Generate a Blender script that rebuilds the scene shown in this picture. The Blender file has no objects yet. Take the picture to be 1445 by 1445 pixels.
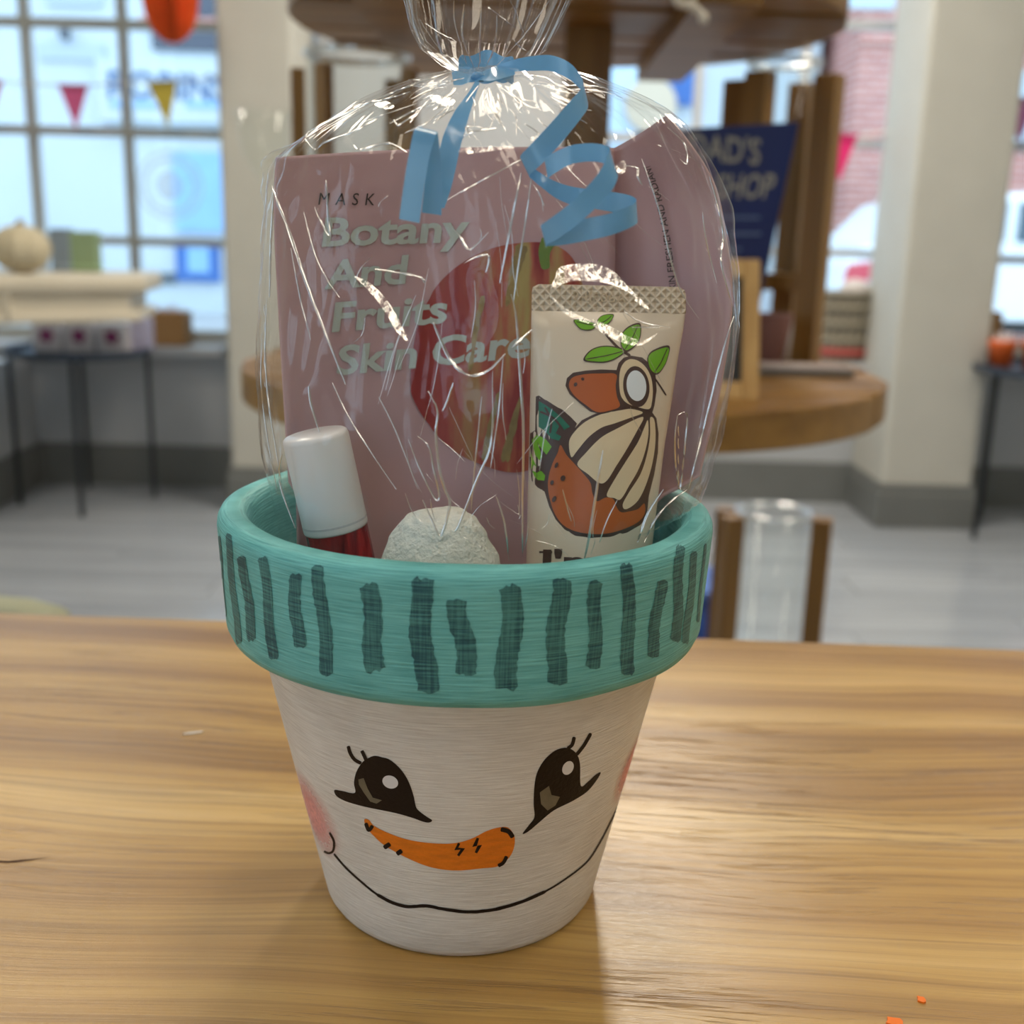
import bpy, bmesh, math, random
from mathutils import Vector, Matrix, noise
from mathutils.bvhtree import BVHTree
from mathutils.geometry import delaunay_2d_cdt

random.seed(7)
SC = bpy.context.scene
COL = SC.collection
V = Vector

# ------------------------------------------------------------------ camera
TABLE_Z = 0.75                       # height of the counter top
CAM = V((0.01303, -0.31129, TABLE_Z + 0.19648))
FPX = 1568.49                        # focal length in pixels of the 1445 px frame
PITCH, ROLL = math.radians(14.067), math.radians(1.4876)
FW = V((0, math.cos(PITCH), -math.sin(PITCH)))
_r0 = V((1, 0, 0)); _u0 = _r0.cross(FW)
RT = _r0 * math.cos(ROLL) + _u0 * math.sin(ROLL)
UP = _u0 * math.cos(ROLL) - _r0 * math.sin(ROLL)
cd = bpy.data.cameras.new('camera')
cam = bpy.data.objects.new('camera', cd); COL.objects.link(cam)
m3 = Matrix((RT, UP, -FW)).transposed()
cam.matrix_world = Matrix.Translation(CAM) @ m3.to_4x4()
cd.sensor_width = 36; cd.lens = 36 * FPX / 1445; cd.clip_start = 0.01; cd.clip_end = 200
cd.dof.use_dof = True; cd.dof.focus_distance = 0.292; cd.dof.aperture_fstop = 39.0 / 3.3
SC.camera = cam

# ------------------------------------------------------------------ world, exposure
w = bpy.data.worlds.new('overcast_sky'); SC.world = w; w.use_nodes = True
bg = w.node_tree.nodes['Background']
bg.inputs[0].default_value = (0.62, 0.82, 1.0, 1); bg.inputs[1].default_value = 2.8
SC.view_settings.view_transform = 'Standard'; SC.view_settings.look = 'None'
SC.view_settings.gamma = 1; SC.view_settings.use_curve_mapping = False
SC.view_settings.exposure = 0.06
SC.cycles.transparent_max_bounces = 40
SC.cycles.max_bounces = 10
SC.cycles.use_denoising = True
SC.cycles.sample_clamp_indirect = 6.0

LAMP_COL = (1.0, 0.93, 0.82)
# ceiling panels the shop has: x, y, size x, size y, watts
PANELS = [(0.36, 2.75, .26, 1.0, 34), (-1.15, 1.7, .26, 1.0, 9), (1.5, 1.2, .26, 1.0, 8),
          (-0.75, -0.75, .26, 1.0, 2.5), (0.95, -0.9, .26, 1.0, 2.5), (0.1, 0.55, .26, 0.8, 4)]
CEIL = 2.6

# ------------------------------------------------------------------ helpers
def lin(c):
    return tuple(((x / 255) / 12.92 if x / 255 <= .04045 else ((x / 255 + .055) / 1.055) ** 2.4) for x in c)

def ray(x, y):
    return FW + RT * ((x - 722.5) / FPX) - UP * ((y - 722.5) / FPX)
def atY(x, y, Y):
    d = ray(x, y); return CAM + d * ((Y - CAM.y) / d.y)
def atZ(x, y, Z):
    d = ray(x, y); return CAM + d * ((Z - CAM.z) / d.z)

def newmat(name):
    m = bpy.data.materials.new(name); m.use_nodes = True
    nt = m.node_tree; b = nt.nodes['Principled BSDF']
    return m, nt, b

def pm(name, col, rough=.5, metal=0, spec=.5, bump=0, bscale=60, vary=0, vscale=8, stretch=(1, 1, 1), trans=0, emit=None, sheen=0):
    """plain procedural material: colour with noise variation and a fine noise relief"""
    m, nt, b = newmat(name); N = nt.nodes; L = nt.links
    c = lin(col) + (1,)
    b.inputs['Base Color'].default_value = c
    b.inputs['Roughness'].default_value = rough; b.inputs['Metallic'].default_value = metal
    b.inputs['Specular IOR Level'].default_value = spec
    if trans: b.inputs['Transmission Weight'].default_value = trans
    if emit: b.inputs['Emission Color'].default_value = lin(emit[0]) + (1,); b.inputs['Emission Strength'].default_value = emit[1]
    if vary or bump:
        tc = N.new('ShaderNodeTexCoord'); mp = N.new('ShaderNodeMapping'); L.new(tc.outputs['Object'], mp.inputs[0])
        mp.inputs['Scale'].default_value = stretch
    if vary:
        n = N.new('ShaderNodeTexNoise'); n.inputs['Scale'].default_value = vscale; n.inputs['Detail'].default_value = 5
        L.new(mp.outputs[0], n.inputs[0])
        r = N.new('ShaderNodeValToRGB')
        r.color_ramp.elements[0].position = .3; r.color_ramp.elements[1].position = .7
        r.color_ramp.elements[0].color = tuple(x * (1 - vary) for x in c[:3]) + (1,)
        r.color_ramp.elements[1].color = tuple(min(1, x * (1 + vary)) for x in c[:3]) + (1,)
        L.new(n.outputs[0], r.inputs[0]); L.new(r.outputs[0], b.inputs['Base Color'])
    if bump:
        n2 = N.new('ShaderNodeTexNoise'); n2.inputs['Scale'].default_value = bscale; n2.inputs['Detail'].default_value = 4
        L.new(mp.outputs[0], n2.inputs[0])
        bp = N.new('ShaderNodeBump'); bp.inputs['Strength'].default_value = bump; bp.inputs['Distance'].default_value = .001
        L.new(n2.outputs[0], bp.inputs['Height']); L.new(bp.outputs[0], b.inputs['Normal'])
    return m

def wood(name, c0, c1, axis=0, scale=1.0, rough=.5, coord='Object', rand=True, bump=.15):
    """streaky wood; grain along axis"""
    m, nt, b = newmat(name); N = nt.nodes; L = nt.links
    tc = N.new('ShaderNodeTexCoord'); mp = N.new('ShaderNodeMapping'); L.new(tc.outputs[coord], mp.inputs[0])
    s = [28 * scale] * 3; s[axis] = 1.4 * scale; mp.inputs['Scale'].default_value = s
    if rand:
        oi = N.new('ShaderNodeObjectInfo'); mul = N.new('ShaderNodeVectorMath'); mul.operation = 'SCALE'
        cmb = N.new('ShaderNodeCombineXYZ')
        for k in range(3): L.new(oi.outputs['Random'], cmb.inputs[k])
        L.new(cmb.outputs[0], mul.inputs[0]); mul.inputs['Scale'].default_value = 37
        L.new(mul.outputs[0], mp.inputs['Location'])
    n = N.new('ShaderNodeTexNoise'); n.inputs['Scale'].default_value = 1; n.inputs['Detail'].default_value = 7; n.inputs['Roughness'].default_value = .6
    L.new(mp.outputs[0], n.inputs[0])
    r = N.new('ShaderNodeValToRGB'); r.color_ramp.elements[0].position = .32; r.color_ramp.elements[1].position = .68
    r.color_ramp.elements[0].color = lin(c0) + (1,); r.color_ramp.elements[1].color = lin(c1) + (1,)
    L.new(n.outputs[0], r.inputs[0]); L.new(r.outputs[0], b.inputs['Base Color'])
    b.inputs['Roughness'].default_value = rough
    bp = N.new('ShaderNodeBump'); bp.inputs['Strength'].default_value = bump; bp.inputs['Distance'].default_value = .002
    L.new(n.outputs[0], bp.inputs['Height']); L.new(bp.outputs[0], b.inputs['Normal'])
    return m

def clear(name, tint=(1, 1, 1), refl=.06, rough=.03, edge=1.0):
    """thin clear sheet: see-through with a Fresnel sheen"""
    m = bpy.data.materials.new(name); m.use_nodes = True; nt = m.node_tree; N = nt.nodes; L = nt.links
    for x in list(N):
        if x.type != 'OUTPUT_MATERIAL': N.remove(x)
    out = [x for x in N if x.type == 'OUTPUT_MATERIAL'][0]
    t = N.new('ShaderNodeBsdfTransparent'); t.inputs[0].default_value = tint + (1,)
    g = N.new('ShaderNodeBsdfGlossy'); g.inputs['Roughness'].default_value = rough; g.inputs[0].default_value = (1, 1, 1, 1)
    lw = N.new('ShaderNodeLayerWeight'); lw.inputs['Blend'].default_value = .25
    mr = N.new('ShaderNodeMapRange'); mr.inputs['To Min'].default_value = refl; mr.inputs['To Max'].default_value = min(1, edge)
    pw = N.new('ShaderNodeMath'); pw.operation = 'POWER'; pw.inputs[1].default_value = 2.2
    L.new(lw.outputs['Facing'], pw.inputs[0]); L.new(pw.outputs[0], mr.inputs['Value'])
    mx = N.new('ShaderNodeMixShader'); L.new(mr.outputs[0], mx.inputs[0]); L.new(t.outputs[0], mx.inputs[1]); L.new(g.outputs[0], mx.inputs[2])
    L.new(mx.outputs[0], out.inputs[0])
    return m

class MB:
    """collects simple shapes for one mesh (world coordinates)"""
    def __init__(s): s.v = []; s.f = []
    def add(s, vs, fs):
        o = len(s.v); s.v += [tuple(v) for v in vs]; s.f += [tuple(i + o for i in f) for f in fs]; return s
    def box(s, x0, x1, y0, y1, z0, z1):
        return s.add([(x, y, z) for z in (z0, z1) for y in (y0, y1) for x in (x0, x1)],
                     [(0, 2, 3, 1), (4, 5, 7, 6), (0, 1, 5, 4), (2, 6, 7, 3), (0, 4, 6, 2), (1, 3, 7, 5)])
    def obox(s, c, ax, ay, az):      # box from a centre and three half-axes
        c, ax, ay, az = V(c), V(ax), V(ay), V(az)
        return s.add([c + ax * i + ay * j + az * k for k in (-1, 1) for j in (-1, 1) for i in (-1, 1)],
                     [(0, 2, 3, 1), (4, 5, 7, 6), (0, 1, 5, 4), (2, 6, 7, 3), (0, 4, 6, 2), (1, 3, 7, 5)])
    def prism(s, poly, d):           # extrude a planar polygon by vector d
        n = len(poly); d = V(d)
        return s.add([V(p) for p in poly] + [V(p) + d for p in poly],
                     [tuple(range(n))[::-1], tuple(range(n, 2 * n))] + [(i, (i + 1) % n, n + (i + 1) % n, n + i) for i in range(n)])
    def lathe(s, prof, c=(0, 0, 0), seg=48, sx=1, sy=1, closed=False):
        vs = []; fs = []; n = len(prof)
        for i in range(seg):
            a = 2 * math.pi * i / seg
            for r, z in prof: vs.append((c[0] + r * math.cos(a) * sx, c[1] + r * math.sin(a) * sy, c[2] + z))
        for i in range(seg):
            j = (i + 1) % seg
            for k in range(n if closed else n - 1):
                k2 = (k + 1) % n
                fs.append((i * n + k, j * n + k, j * n + k2, i * n + k2))
        return s.add(vs, fs)
    def tube(s, pts, r, seg=8, cap=True):
        pts = [V(p) for p in pts]; rs = r if isinstance(r, (list, tuple)) else [r] * len(pts)
        vs = []; fs = []; ref = V((0.3, 0.2, 1)).normalized()
        for i, p in enumerate(pts):
            t = (pts[min(i + 1, len(pts) - 1)] - pts[max(i - 1, 0)]).normalized()
            a = t.cross(ref)
            if a.length < .05: a = t.cross(V((1, 0, 0)))
            a.normalize(); b = t.cross(a).normalized(); ref = b.cross(t) if False else ref
            for k in range(seg):
                an = 2 * math.pi * k / seg
                vs.append(p + a * math.cos(an) * rs[i] + b * math.sin(an) * rs[i])
        for i in range(len(pts) - 1):
            for k in range(seg):
                k2 = (k + 1) % seg
                fs.append((i * seg + k, i * seg + k2, (i + 1) * seg + k2, (i + 1) * seg + k))
        if cap:
            fs.append(tuple(range(seg))[::-1]); fs.append(tuple((len(pts) - 1) * seg + k for k in range(seg)))
        return s.add(vs, fs)
    def build(s, name, mat, parent=None, smooth=False, bevel=0):
        return mesh(name, s.v, s.f, mat, parent, smooth, bevel)

def mesh(name, vs, fs, mat, parent=None, smooth=False, bevel=0):
    me = bpy.data.meshes.new(name); me.from_pydata([tuple(v) for v in vs], [], fs); me.update()
    bm = bmesh.new(); bm.from_mesh(me); bmesh.ops.recalc_face_normals(bm, faces=bm.faces[:]); bm.to_mesh(me); bm.free()
    if smooth:
        for p in me.polygons: p.use_smooth = True
    if mat: me.materials.append(mat)
    o = bpy.data.objects.new(name, me); COL.objects.link(o)
    if parent is not None: attach(o, parent)
    if bevel:
        md = o.modifiers.new('bevel', 'BEVEL'); md.width = bevel; md.segments = 2; md.limit_method = 'ANGLE'
        if smooth is False:
            for p in me.polygons: p.use_smooth = False
    return o

def attach(o, parent):
    o.parent = parent
    q = parent; loc = V((0, 0, 0))
    if q.type == 'EMPTY': o.matrix_parent_inverse = Matrix.Translation(-q.location)

def tag(o, label=None, cat=None, group=None, kind=None):
    if label: o['label'] = label
    if cat: o['category'] = cat
    if group: o['group'] = group
    if kind: o['kind'] = kind
    return o

def thing(name, loc, label, cat, group=None):
    o = bpy.data.objects.new(name, None); COL.objects.link(o); o.location = loc; o.empty_display_size = .05
    return tag(o, label, cat, group)

def bvh_of(o):
    me = o.data
    return BVHTree.FromPolygons([v.co.copy() for v in me.vertices], [tuple(p.vertices) for p in me.polygons])

def cast(bvh, x, y, off):
    d = ray(x, y).normalized(); h = bvh.ray_cast(CAM, d)
    if h[0] is None: return None
    n = h[1]
    if n.dot(d) > 0: n = -n
    return h[0] + n * off

def crom(pts, closed=True, sub=5):
    pts = [V(p) for p in pts]; n = len(pts); out = []
    rng = range(n) if closed else range(n - 1)
    for i in rng:
        if closed: a, b, c, d = pts[i - 1], pts[i], pts[(i + 1) % n], pts[(i + 2) % n]
        else: a, b, c, d = pts[max(i - 1, 0)], pts[i], pts[i + 1], pts[min(i + 2, n - 1)]
        for k in range(sub):
            t = k / sub
            out.append(.5 * ((2 * b) + (c - a) * t + (2 * a - 5 * b + 4 * c - d) * t * t + (3 * b - a - 3 * c + d) * t ** 3))
    if not closed: out.append(pts[-1])
    return out

def inside(p, poly):
    r = False; n = len(poly); j = n - 1
    for i in range(n):
        if (poly[i][1] > p[1]) != (poly[j][1] > p[1]) and p[0] < (poly[j][0] - poly[i][0]) * (p[1] - poly[i][1]) / (poly[j][1] - poly[i][1]) + poly[i][0]: r = not r
        j = i
    return r

def decal(name, poly, bvh, off, mat, parent, smooth=True, step=9):
    """print or paint: an outline seen in the photograph laid onto the surface it is on"""
    P = [V((p[0], p[1])) for p in (crom([(q[0], q[1], 0) for q in poly]) if smooth else poly)]
    n = len(P); pts = list(P)
    xs = [p.x for p in P]; ys = [p.y for p in P]
    x = min(xs) + step / 2
    while x < max(xs):
        y = min(ys) + step / 2
        while y < max(ys):
            if inside((x, y), P): pts.append(V((x, y)))
            y += step
        x += step
    r = delaunay_2d_cdt(pts, [], [list(range(n))], 1, 1e-4)
    vs = []; idx = {}
    for i, p in enumerate(r[0]):
        h = cast(bvh, p.x, p.y, off)
        if h is not None: idx[i] = len(vs); vs.append(h)
    fs = [tuple(idx[i] for i in f) for f in r[2] if all(i in idx for i in f)]
    if not fs: return None
    return mesh(name, vs, fs, mat, parent, smooth=True)

def stroke(name, pts, wd, bvh, off, mat, parent, sub=6, jag=0, smooth=True):
    """a brush or pen line on a surface"""
    pts = crom([(p[0], p[1], 0) for p in pts], False, sub) if smooth else [V((p[0], p[1], 0)) for p in pts]
    n = len(pts); vs = []; ok = []; cols = 4
    for i, p in enumerate(pts):
        t = (pts[min(i + 1, n - 1)] - pts[max(i - 1, 0)]).normalized(); nr = V((-t.y, t.x, 0))
        f = i / (n - 1); ww = (wd[0] + (wd[1] - wd[0]) * f if isinstance(wd, tuple) else wd) / 2
        if i in (0, n - 1): ww *= .55
        for k in range(cols + 1):
            s = -1 + 2 * k / cols
            q = p + nr * s * (ww + (jag * noise.noise(V((p.x * .13, p.y * .13, s * 9))) if jag else 0))
            if jag and i in (0, n - 1): q = q + t * jag * 2.2 * noise.noise(V((q.x * .5, q.y * .3, 3)))
            h = cast(bvh, q.x, q.y, off); ok.append(h is not None); vs.append(h if h is not None else V((0, 0, -9)))
    fs = []
    for i in range(n - 1):
        for k in range(cols):
            f = (i * (cols + 1) + k, i * (cols + 1) + k + 1, (i + 1) * (cols + 1) + k + 1, (i + 1) * (cols + 1) + k)
            if all(ok[j] for j in f): fs.append(f)
    used = sorted({i for f in fs for i in f}); mp = {u: i for i, u in enumerate(used)}
    if not fs: return None
    return mesh(name, [vs[u] for u in used], [tuple(mp[i] for i in f) for f in fs], mat, parent, smooth=True)

def ell(cx, cy, rx, ry, rot=0, n=16):
    c, s = math.cos(rot), math.sin(rot)
    return [(cx + rx * math.cos(a) * c - ry * math.sin(a) * s, cy + rx * math.cos(a) * s + ry * math.sin(a) * c) for a in (2 * math.pi * k / n for k in range(n))]

def text_geo(body, bold=0.0, space=1.0, res=3):
    cu = bpy.data.curves.new('txt', 'FONT'); cu.body = body; cu.size = 1; cu.offset = bold; cu.space_character = space
    cu.resolution_u = res; cu.fill_mode = 'FRONT'
    o = bpy.data.objects.new('txt', cu); COL.objects.link(o)
    dg = bpy.context.evaluated_depsgraph_get(); me = bpy.data.meshes.new_from_object(o.evaluated_get(dg))
    bm = bmesh.new(); bm.from_mesh(me)
    bmesh.ops.triangulate(bm, faces=bm.faces[:])
    for _ in range(2):
        es = [e for e in bm.edges if e.calc_length() > .18]
        if es: bmesh.ops.subdivide_edges(bm, edges=es, cuts=1); bmesh.ops.triangulate(bm, faces=bm.faces[:])
    vs = [v.co.copy() for v in bm.verts]; bm.verts.index_update(); fs = [tuple(v.index for v in f.verts) for f in bm.faces]
    bm.free(); bpy.data.objects.remove(o); bpy.data.curves.remove(cu); bpy.data.meshes.remove(me)
    x0 = min(v.x for v in vs); x1 = max(v.x for v in vs)
    return [((v.x - x0) / (x1 - x0), v.y / .7) for v in vs], fs      # x 0..1 over the line, y 1 = cap height

def print_text(name, body, p0, p1, up, bvh, off, mat, parent, bold=0, space=1.0):
    """line of lettering from baseline point p0 to p1 (photo pixels), cap-height vector up"""
    vs, fs = text_geo(body, bold, space); out = []; idx = {}
    for i, (u, v) in enumerate(vs):
        h = cast(bvh, p0[0] + (p1[0] - p0[0]) * u + up[0] * v, p0[1] + (p1[1] - p0[1]) * u + up[1] * v, off)
        if h is not None: idx[i] = len(out); out.append(h)
    fs = [tuple(idx[i] for i in f) for f in fs if all(i in idx for i in f)]
    if fs: return mesh(name, out, fs, mat, parent)

def sign_text(name, body, p0, ax, ay, mat, parent, bold=0, depth=None):
    """flat lettering on a plane: p0 baseline start, ax whole line vector, ay cap-height vector"""
    vs, fs = text_geo(body, bold)
    return mesh(name, [V(p0) + V(ax) * u + V(ay) * v for u, v in vs], fs, mat, parent)

# ------------------------------------------------------------------ room
WY = 3.75                                            # inner face of the window wall
def X(px, Y, py=400): return atY(px, py, Y).x
SILL = atY(270, 488, 3.72).z
HEAD = 2.3
M_wall = pm('painted_plaster_cream', (192, 190, 181), .7, bump=.1, bscale=40, vary=.03)
M_white = pm('painted_white', (186, 189, 193), .55, vary=.02)
M_ceil = pm('ceiling_white', (235, 233, 226), .8, vary=.02)
M_skirt = pm('skirting_grey', (112, 114, 112), .45, vary=.05)
M_bar = pm('window_bar_grey', (176, 176, 170), .5, vary=.03)
M_glass = clear('window_glass', (.97, .985, .99), .04, .01, .6)
M_dark = pm('dark_metal', (48, 52, 56), .4, .6, vary=.1)

# floor of grey boards
M_plank = wood('grey_oak_plank', (150, 155, 162), (180, 184, 190), 0, .6, .17, bump=.01)
M_plank.node_tree.nodes['Principled BSDF'].inputs['Specular IOR Level'].default_value = 1.0
_nt = M_plank.node_tree
floor = mesh('floor', *(lambda b: (b.v, b.f))(MB().box(-2.7, 2.7, -2.7, WY + .02, -.08, -.012)), pm('floor_base', (70, 66, 60), .8))
tag(floor, kind='structure')
pw, pl = .16, 1.3
proto = None
for r in range(23):
    y0 = WY - (r + 1) * pw
    off = (r * .47) % pl
    k = 0; x0 = -2.7 - off
    while x0 < 2.7:
        a, b = max(x0, -2.7), min(x0 + pl, 2.7)
        if b - a > .02 and (abs(a) < 2.3 or abs(b) < 2.3):
            if b - a > pl - .001 and proto is not None:
                o = proto.copy(); COL.objects.link(o)
            else:
                o = MB().box(.0015, b - a - .0015, .0015, pw - .0015, -.014, 0).build('floor_plank', M_plank)
                if b - a > pl - .001: proto = o
            o.location = (a, y0, 0); o.parent = floor
        x0 += pl
MB().box(-2.7, 2.7, -2.7, WY - 23 * pw, -.012, 0).build('floor_rear', M_plank, floor)
ceiling = tag(MB().box(-2.7, 2.7, -2.7, WY + .3, CEIL, CEIL + .1).build('ceiling', M_ceil), kind='structure')
b = MB(); b.box(-2.8, -2.6, -2.7, WY + .3, 0, .8).box(-2.8, -2.6, -2.7, WY + .3, 2.3, CEIL).box(-2.8, -2.6, -2.7, -1.6, .8, 2.3).box(-2.8, -2.6, -.2, WY + .3, .8, 2.3)
tag(b.build('wall_left', M_wall), kind='structure')
tag(MB().box(2.6, 2.8, -2.7, WY + .3, 0, CEIL).build('wall_right', M_wall), kind='structure')
b = MB(); b.box(-2.8, 2.8, -2.8, -2.6, 0, .8).box(-2.8, 2.8, -2.8, -2.6, 2.3, CEIL).box(-2.8, -1.3, -2.8, -2.6, .8, 2.3).box(-.1, 2.8, -2.8, -2.6, .8, 2.3)
tag(b.build('wall_back', M_wall), kind='structure')
# unseen windows added behind and beside the camera for cool fill light
def side_window(n, a, c, horizontal):
    root = bpy.data.objects.new('window_%d' % n, None); COL.objects.link(root); root['kind'] = 'structure'
    root.location = ((a + c) / 2, -2.7, .8) if horizontal else (-2.7, (a + c) / 2, .8)
    def bx(u0, u1, z0, z1, t=.03): return MB().box(u0, u1, -2.7 - t, -2.7 + t, z0, z1) if horizontal else MB().box(-2.7 - t, -2.7 + t, u0, u1, z0, z1)
    k = 4
    for i in range(k + 1):
        u = a + (c - a) * i / k; bx(u - .02, u + .02, .8, 2.3).build('glazing_bar', M_white, root)
    for z in (.82, 1.3, 1.8, 2.28): bx(a, c, z - .02, z + .02, .025).build('glazing_bar', M_white, root)
    for i in range(k):
        u0, u1 = a + (c - a) * i / k, a + (c - a) * (i + 1) / k
        q = [(u0, .8), (u1, .8), (u1, 2.3), (u0, 2.3)]
        mesh('pane', [((u, -2.7, z) if horizontal else (-2.7, u, z)) for u, z in q], [(0, 1, 2, 3)], M_glass, root)
side_window(5, -1.3, -.1, True); side_window(6, -1.6, -.2, False)

w2l, w2r = X(820, WY), X(1283, WY)
b = MB()
b.box(-2.6, 2.6, WY, WY + .25, 0, SILL - .03)
b.box(-2.6, 2.6, WY, WY + .25, HEAD, CEIL)
gx0, gx1 = X(431, WY, 60), X(447, WY, 60)
wl_r = X(316, WY, 300)
b.box(wl_r, gx0, WY, WY + .25, SILL - .03, HEAD)
b.box(gx1, w2l, WY, WY + .25, SILL - .03, HEAD)
b.box(w2r, X(1400, WY), WY, WY + .25, SILL - .03, HEAD)
tag(b.build('wall_front', M_white), kind='structure')
# piers in front of the wall
def pier(name, x0, x1, y0, lab):
    o = tag(MB().box(x0, x1, y0, WY + .02, 0, CEIL).build(name, M_wall, bevel=.012), kind='structure')
    s = MB().box(x0 - .015, x1 + .015, y0 - .018, WY + .02, 0, .125).build('baseboard_' + name[5:], M_skirt, bevel=.008)
    tag(s, kind='structure')
    c = MB().box(x0 - .009, x1 + .009, y0 - .011, WY + .02, .125, .15).build('moulding', M_skirt, s)
pier('wall_pier_left', X(313, 3.40, 300), X(417, 3.40, 300), 3.40, '')
pier('wall_pier_right', atZ(1228, 735, 0).x, atZ(1348, 735, 0).x, 3.40, '')
for i, (x0, x1) in enumerate([(-2.6, 2.6)]):
    s = tag(MB().box(x0, x1, WY - .018, WY, 0, .15).build('baseboard_front', M_skirt), kind='structure')
# low return in the left bay
rx = atZ(82, 668, 0).x
tag(MB().box(-2.6, rx, 3.05, WY, 0, SILL - .05).build('wall_return_left', M_white), kind='structure')
tag(MB().box(-2.6, rx + .018, 3.04, WY, 0, .15).build('baseboard_return', M_skirt), kind='structure')
# sills
tag(MB().box(-2.6, wl_r, WY - .10, WY + .25, SILL - .03, SILL).build('trim_1', M_white, bevel=.006), kind='structure')
tag(MB().box(w2l - .05, w2r, WY - .10, WY + .25, SILL - .03, SILL).build('trim_2', M_white, bevel=.006), kind='structure')
tag(MB().box(X(1385, WY), 2.6, WY - .10, WY + .25, SILL - .03, SILL).build('trim_3', M_white, bevel=.006), kind='structure')

def window(n, x0, x1, vb, hb, fw=.045, bar=.03, mat=None):
    Y = WY + .1; mat = mat or M_bar
    root = bpy.data.objects.new('window_%d' % n, None); COL.objects.link(root); root.location = ((x0 + x1) / 2, Y, SILL)
    root['kind'] = 'structure'
    f = MB()
    f.box(x0, x0 + fw, Y - .03, Y + .03, SILL, HEAD); f.box(x1 - fw, x1, Y - .03, Y + .03, SILL, HEAD)
    f.box(x0, x1, Y - .03, Y + .03, SILL, SILL + fw); f.box(x0, x1, Y - .03, Y + .03, HEAD - fw, HEAD)
    f.build('window_frame', mat, root)
    for v in vb: MB().box(v - bar / 2, v + bar / 2, Y - .02, Y + .02, SILL + fw, HEAD - fw).build('glazing_bar', mat, root)
    for h in hb: MB().box(x0 + fw, x1 - fw, Y - .018, Y + .018, h - bar / 2, h + bar / 2).build('glazing_bar', mat, root)
    xs = [x0 + fw] + list(vb) + [x1 - fw]; zs = [SILL + fw] + list(hb) + [HEAD - fw]
    for i in range(len(xs) - 1):
        for j in range(len(zs) - 1):
            mesh('pane', [(xs[i], Y, zs[j]), (xs[i + 1], Y, zs[j]), (xs[i + 1], Y, zs[j + 1]), (xs[i], Y, zs[j + 1])], [(0, 1, 2, 3)], M_glass, root)
    return root
WF = WY + .1
hz = [atY(100, q, WF).z for q in (338, 185, 33)]; hz.append(hz[2] * 2 - hz[1])
vx = [X(48, WF, 200), X(182, WF, 200)]; vx = [vx[0] * 2 - vx[1]] + vx
win1 = window(1, -2.6, X(318, WF, 300) + .1, [vx[0] - (vx[1] - vx[0])] + vx, hz)
hz2 = [atY(1215, q, WF).z for q in (358, 203, 36)]; hz2.append(hz2[2] * 2 - hz2[1])
win2 = window(2, w2l, w2r + .01, [X(984, WF, 150), X(1136, WF, 90)], hz2, fw=.05, mat=M_white)
win3 = window(3, X(1388, WF, 300), 2.6, [X(1388, WF, 300) + .45], [atY(1410, q, WF).z for q in (366, 206, 46)], fw=.06, mat=M_white)
gz = (atY(440, 95, WY).z, atY(440, 10, WY).z)
s4 = bpy.data.objects.new('window_4', None); COL.objects.link(s4); s4.location = ((gx0 + gx1) / 2, WF, SILL); s4['kind'] = 'structure'
mesh('pane', [(gx0, WF, SILL), (gx1, WF, SILL), (gx1, WF, HEAD), (gx0, WF, HEAD)], [(0, 1, 2, 3)], M_glass, s4)

# ceiling panel lamps
M_lens = pm('lamp_lens', (255, 240, 215), .5, emit=((255, 236, 205), 6))
M_housing = pm('lamp_housing', (225, 225, 222), .4)
for i, (x, y, sx, sy, wt) in enumerate(PANELS):
    t = thing('ceiling_light', (x, y, CEIL - .05), ('long ceiling panel lamp nearest the front windows', 'long ceiling panel lamp above the cream console', 'long ceiling panel lamp above the right bay', 'long ceiling panel lamp close to the side window', 'long ceiling panel lamp close to the blank back wall', 'shorter ceiling panel lamp above the counter edge')[i], 'lamp', 'ceiling panel lamps')
    MB().box(x - sx / 2 - .02, x + sx / 2 + .02, y - sy / 2 - .02, y + sy / 2 + .02, CEIL - .05, CEIL).build('housing', M_housing, t)
    MB().box(x - sx / 2, x + sx / 2, y - sy / 2, y + sy / 2, CEIL - .056, CEIL - .05).build('lens', M_lens, t)
    ld = bpy.data.lights.new('panel_light', 'AREA'); ld.shape = 'RECTANGLE'; ld.size = sx; ld.size_y = sy; ld.energy = wt; ld.color = LAMP_COL
    lo = bpy.data.objects.new('panel_light', ld); COL.objects.link(lo); lo.location = (x, y, CEIL - .06); attach(lo, t)

# ------------------------------------------------------------------ street outside
M_road = pm('pavement_grey', (170, 172, 174), .9, vary=.1, vscale=3)
tag(MB().box(-30, 30, WY + .26, 40, -.2, -.1).build('street_ground', M_road), kind='structure')
FY = 13.5
def rect(px0, py0, px1, py1, Y, d=.04):
    a = atY(px0, py0, Y); c = atY(px1, py1, Y)
    return (a.x, c.x, Y - d, Y, c.z, a.z)
M_ren = pm('white_render', (196, 206, 212), .8, vary=.04, vscale=.8)
hs = thing('shop_building', (-4, FY, -.1), 'white rendered shop building across the street with a lettered fascia', 'building')
MB().box(-11, X(1130, FY), FY, FY + 4, -.1, 7).build('facade', M_ren, hs)
M_blue = pm('blue_paint', (58, 106, 176), .5, vary=.06)
M_lblue = pm('pale_blue_panel', (140, 185, 228), .6, vary=.05)
M_navy = pm('navy_letter', (66, 100, 146), .6)
M_wdark = pm('dark_window_glass', (72, 78, 92), .2)
M_pinkbrick = pm('pink_brick_band', (206, 150, 140), .8, vary=.08)
sg = MB().box(*rect(140, 85, 520, 182, FY, .12)).build('fascia_board', M_ren, hs)
p = atY(152, 137, FY - .13); q = atY(322, 143, FY - .13); u = atY(152, 99, FY - .13)
sign_text('sign_letters', 'ROBINS', p, q - p, u - p, M_navy, sg, .02)
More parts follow.
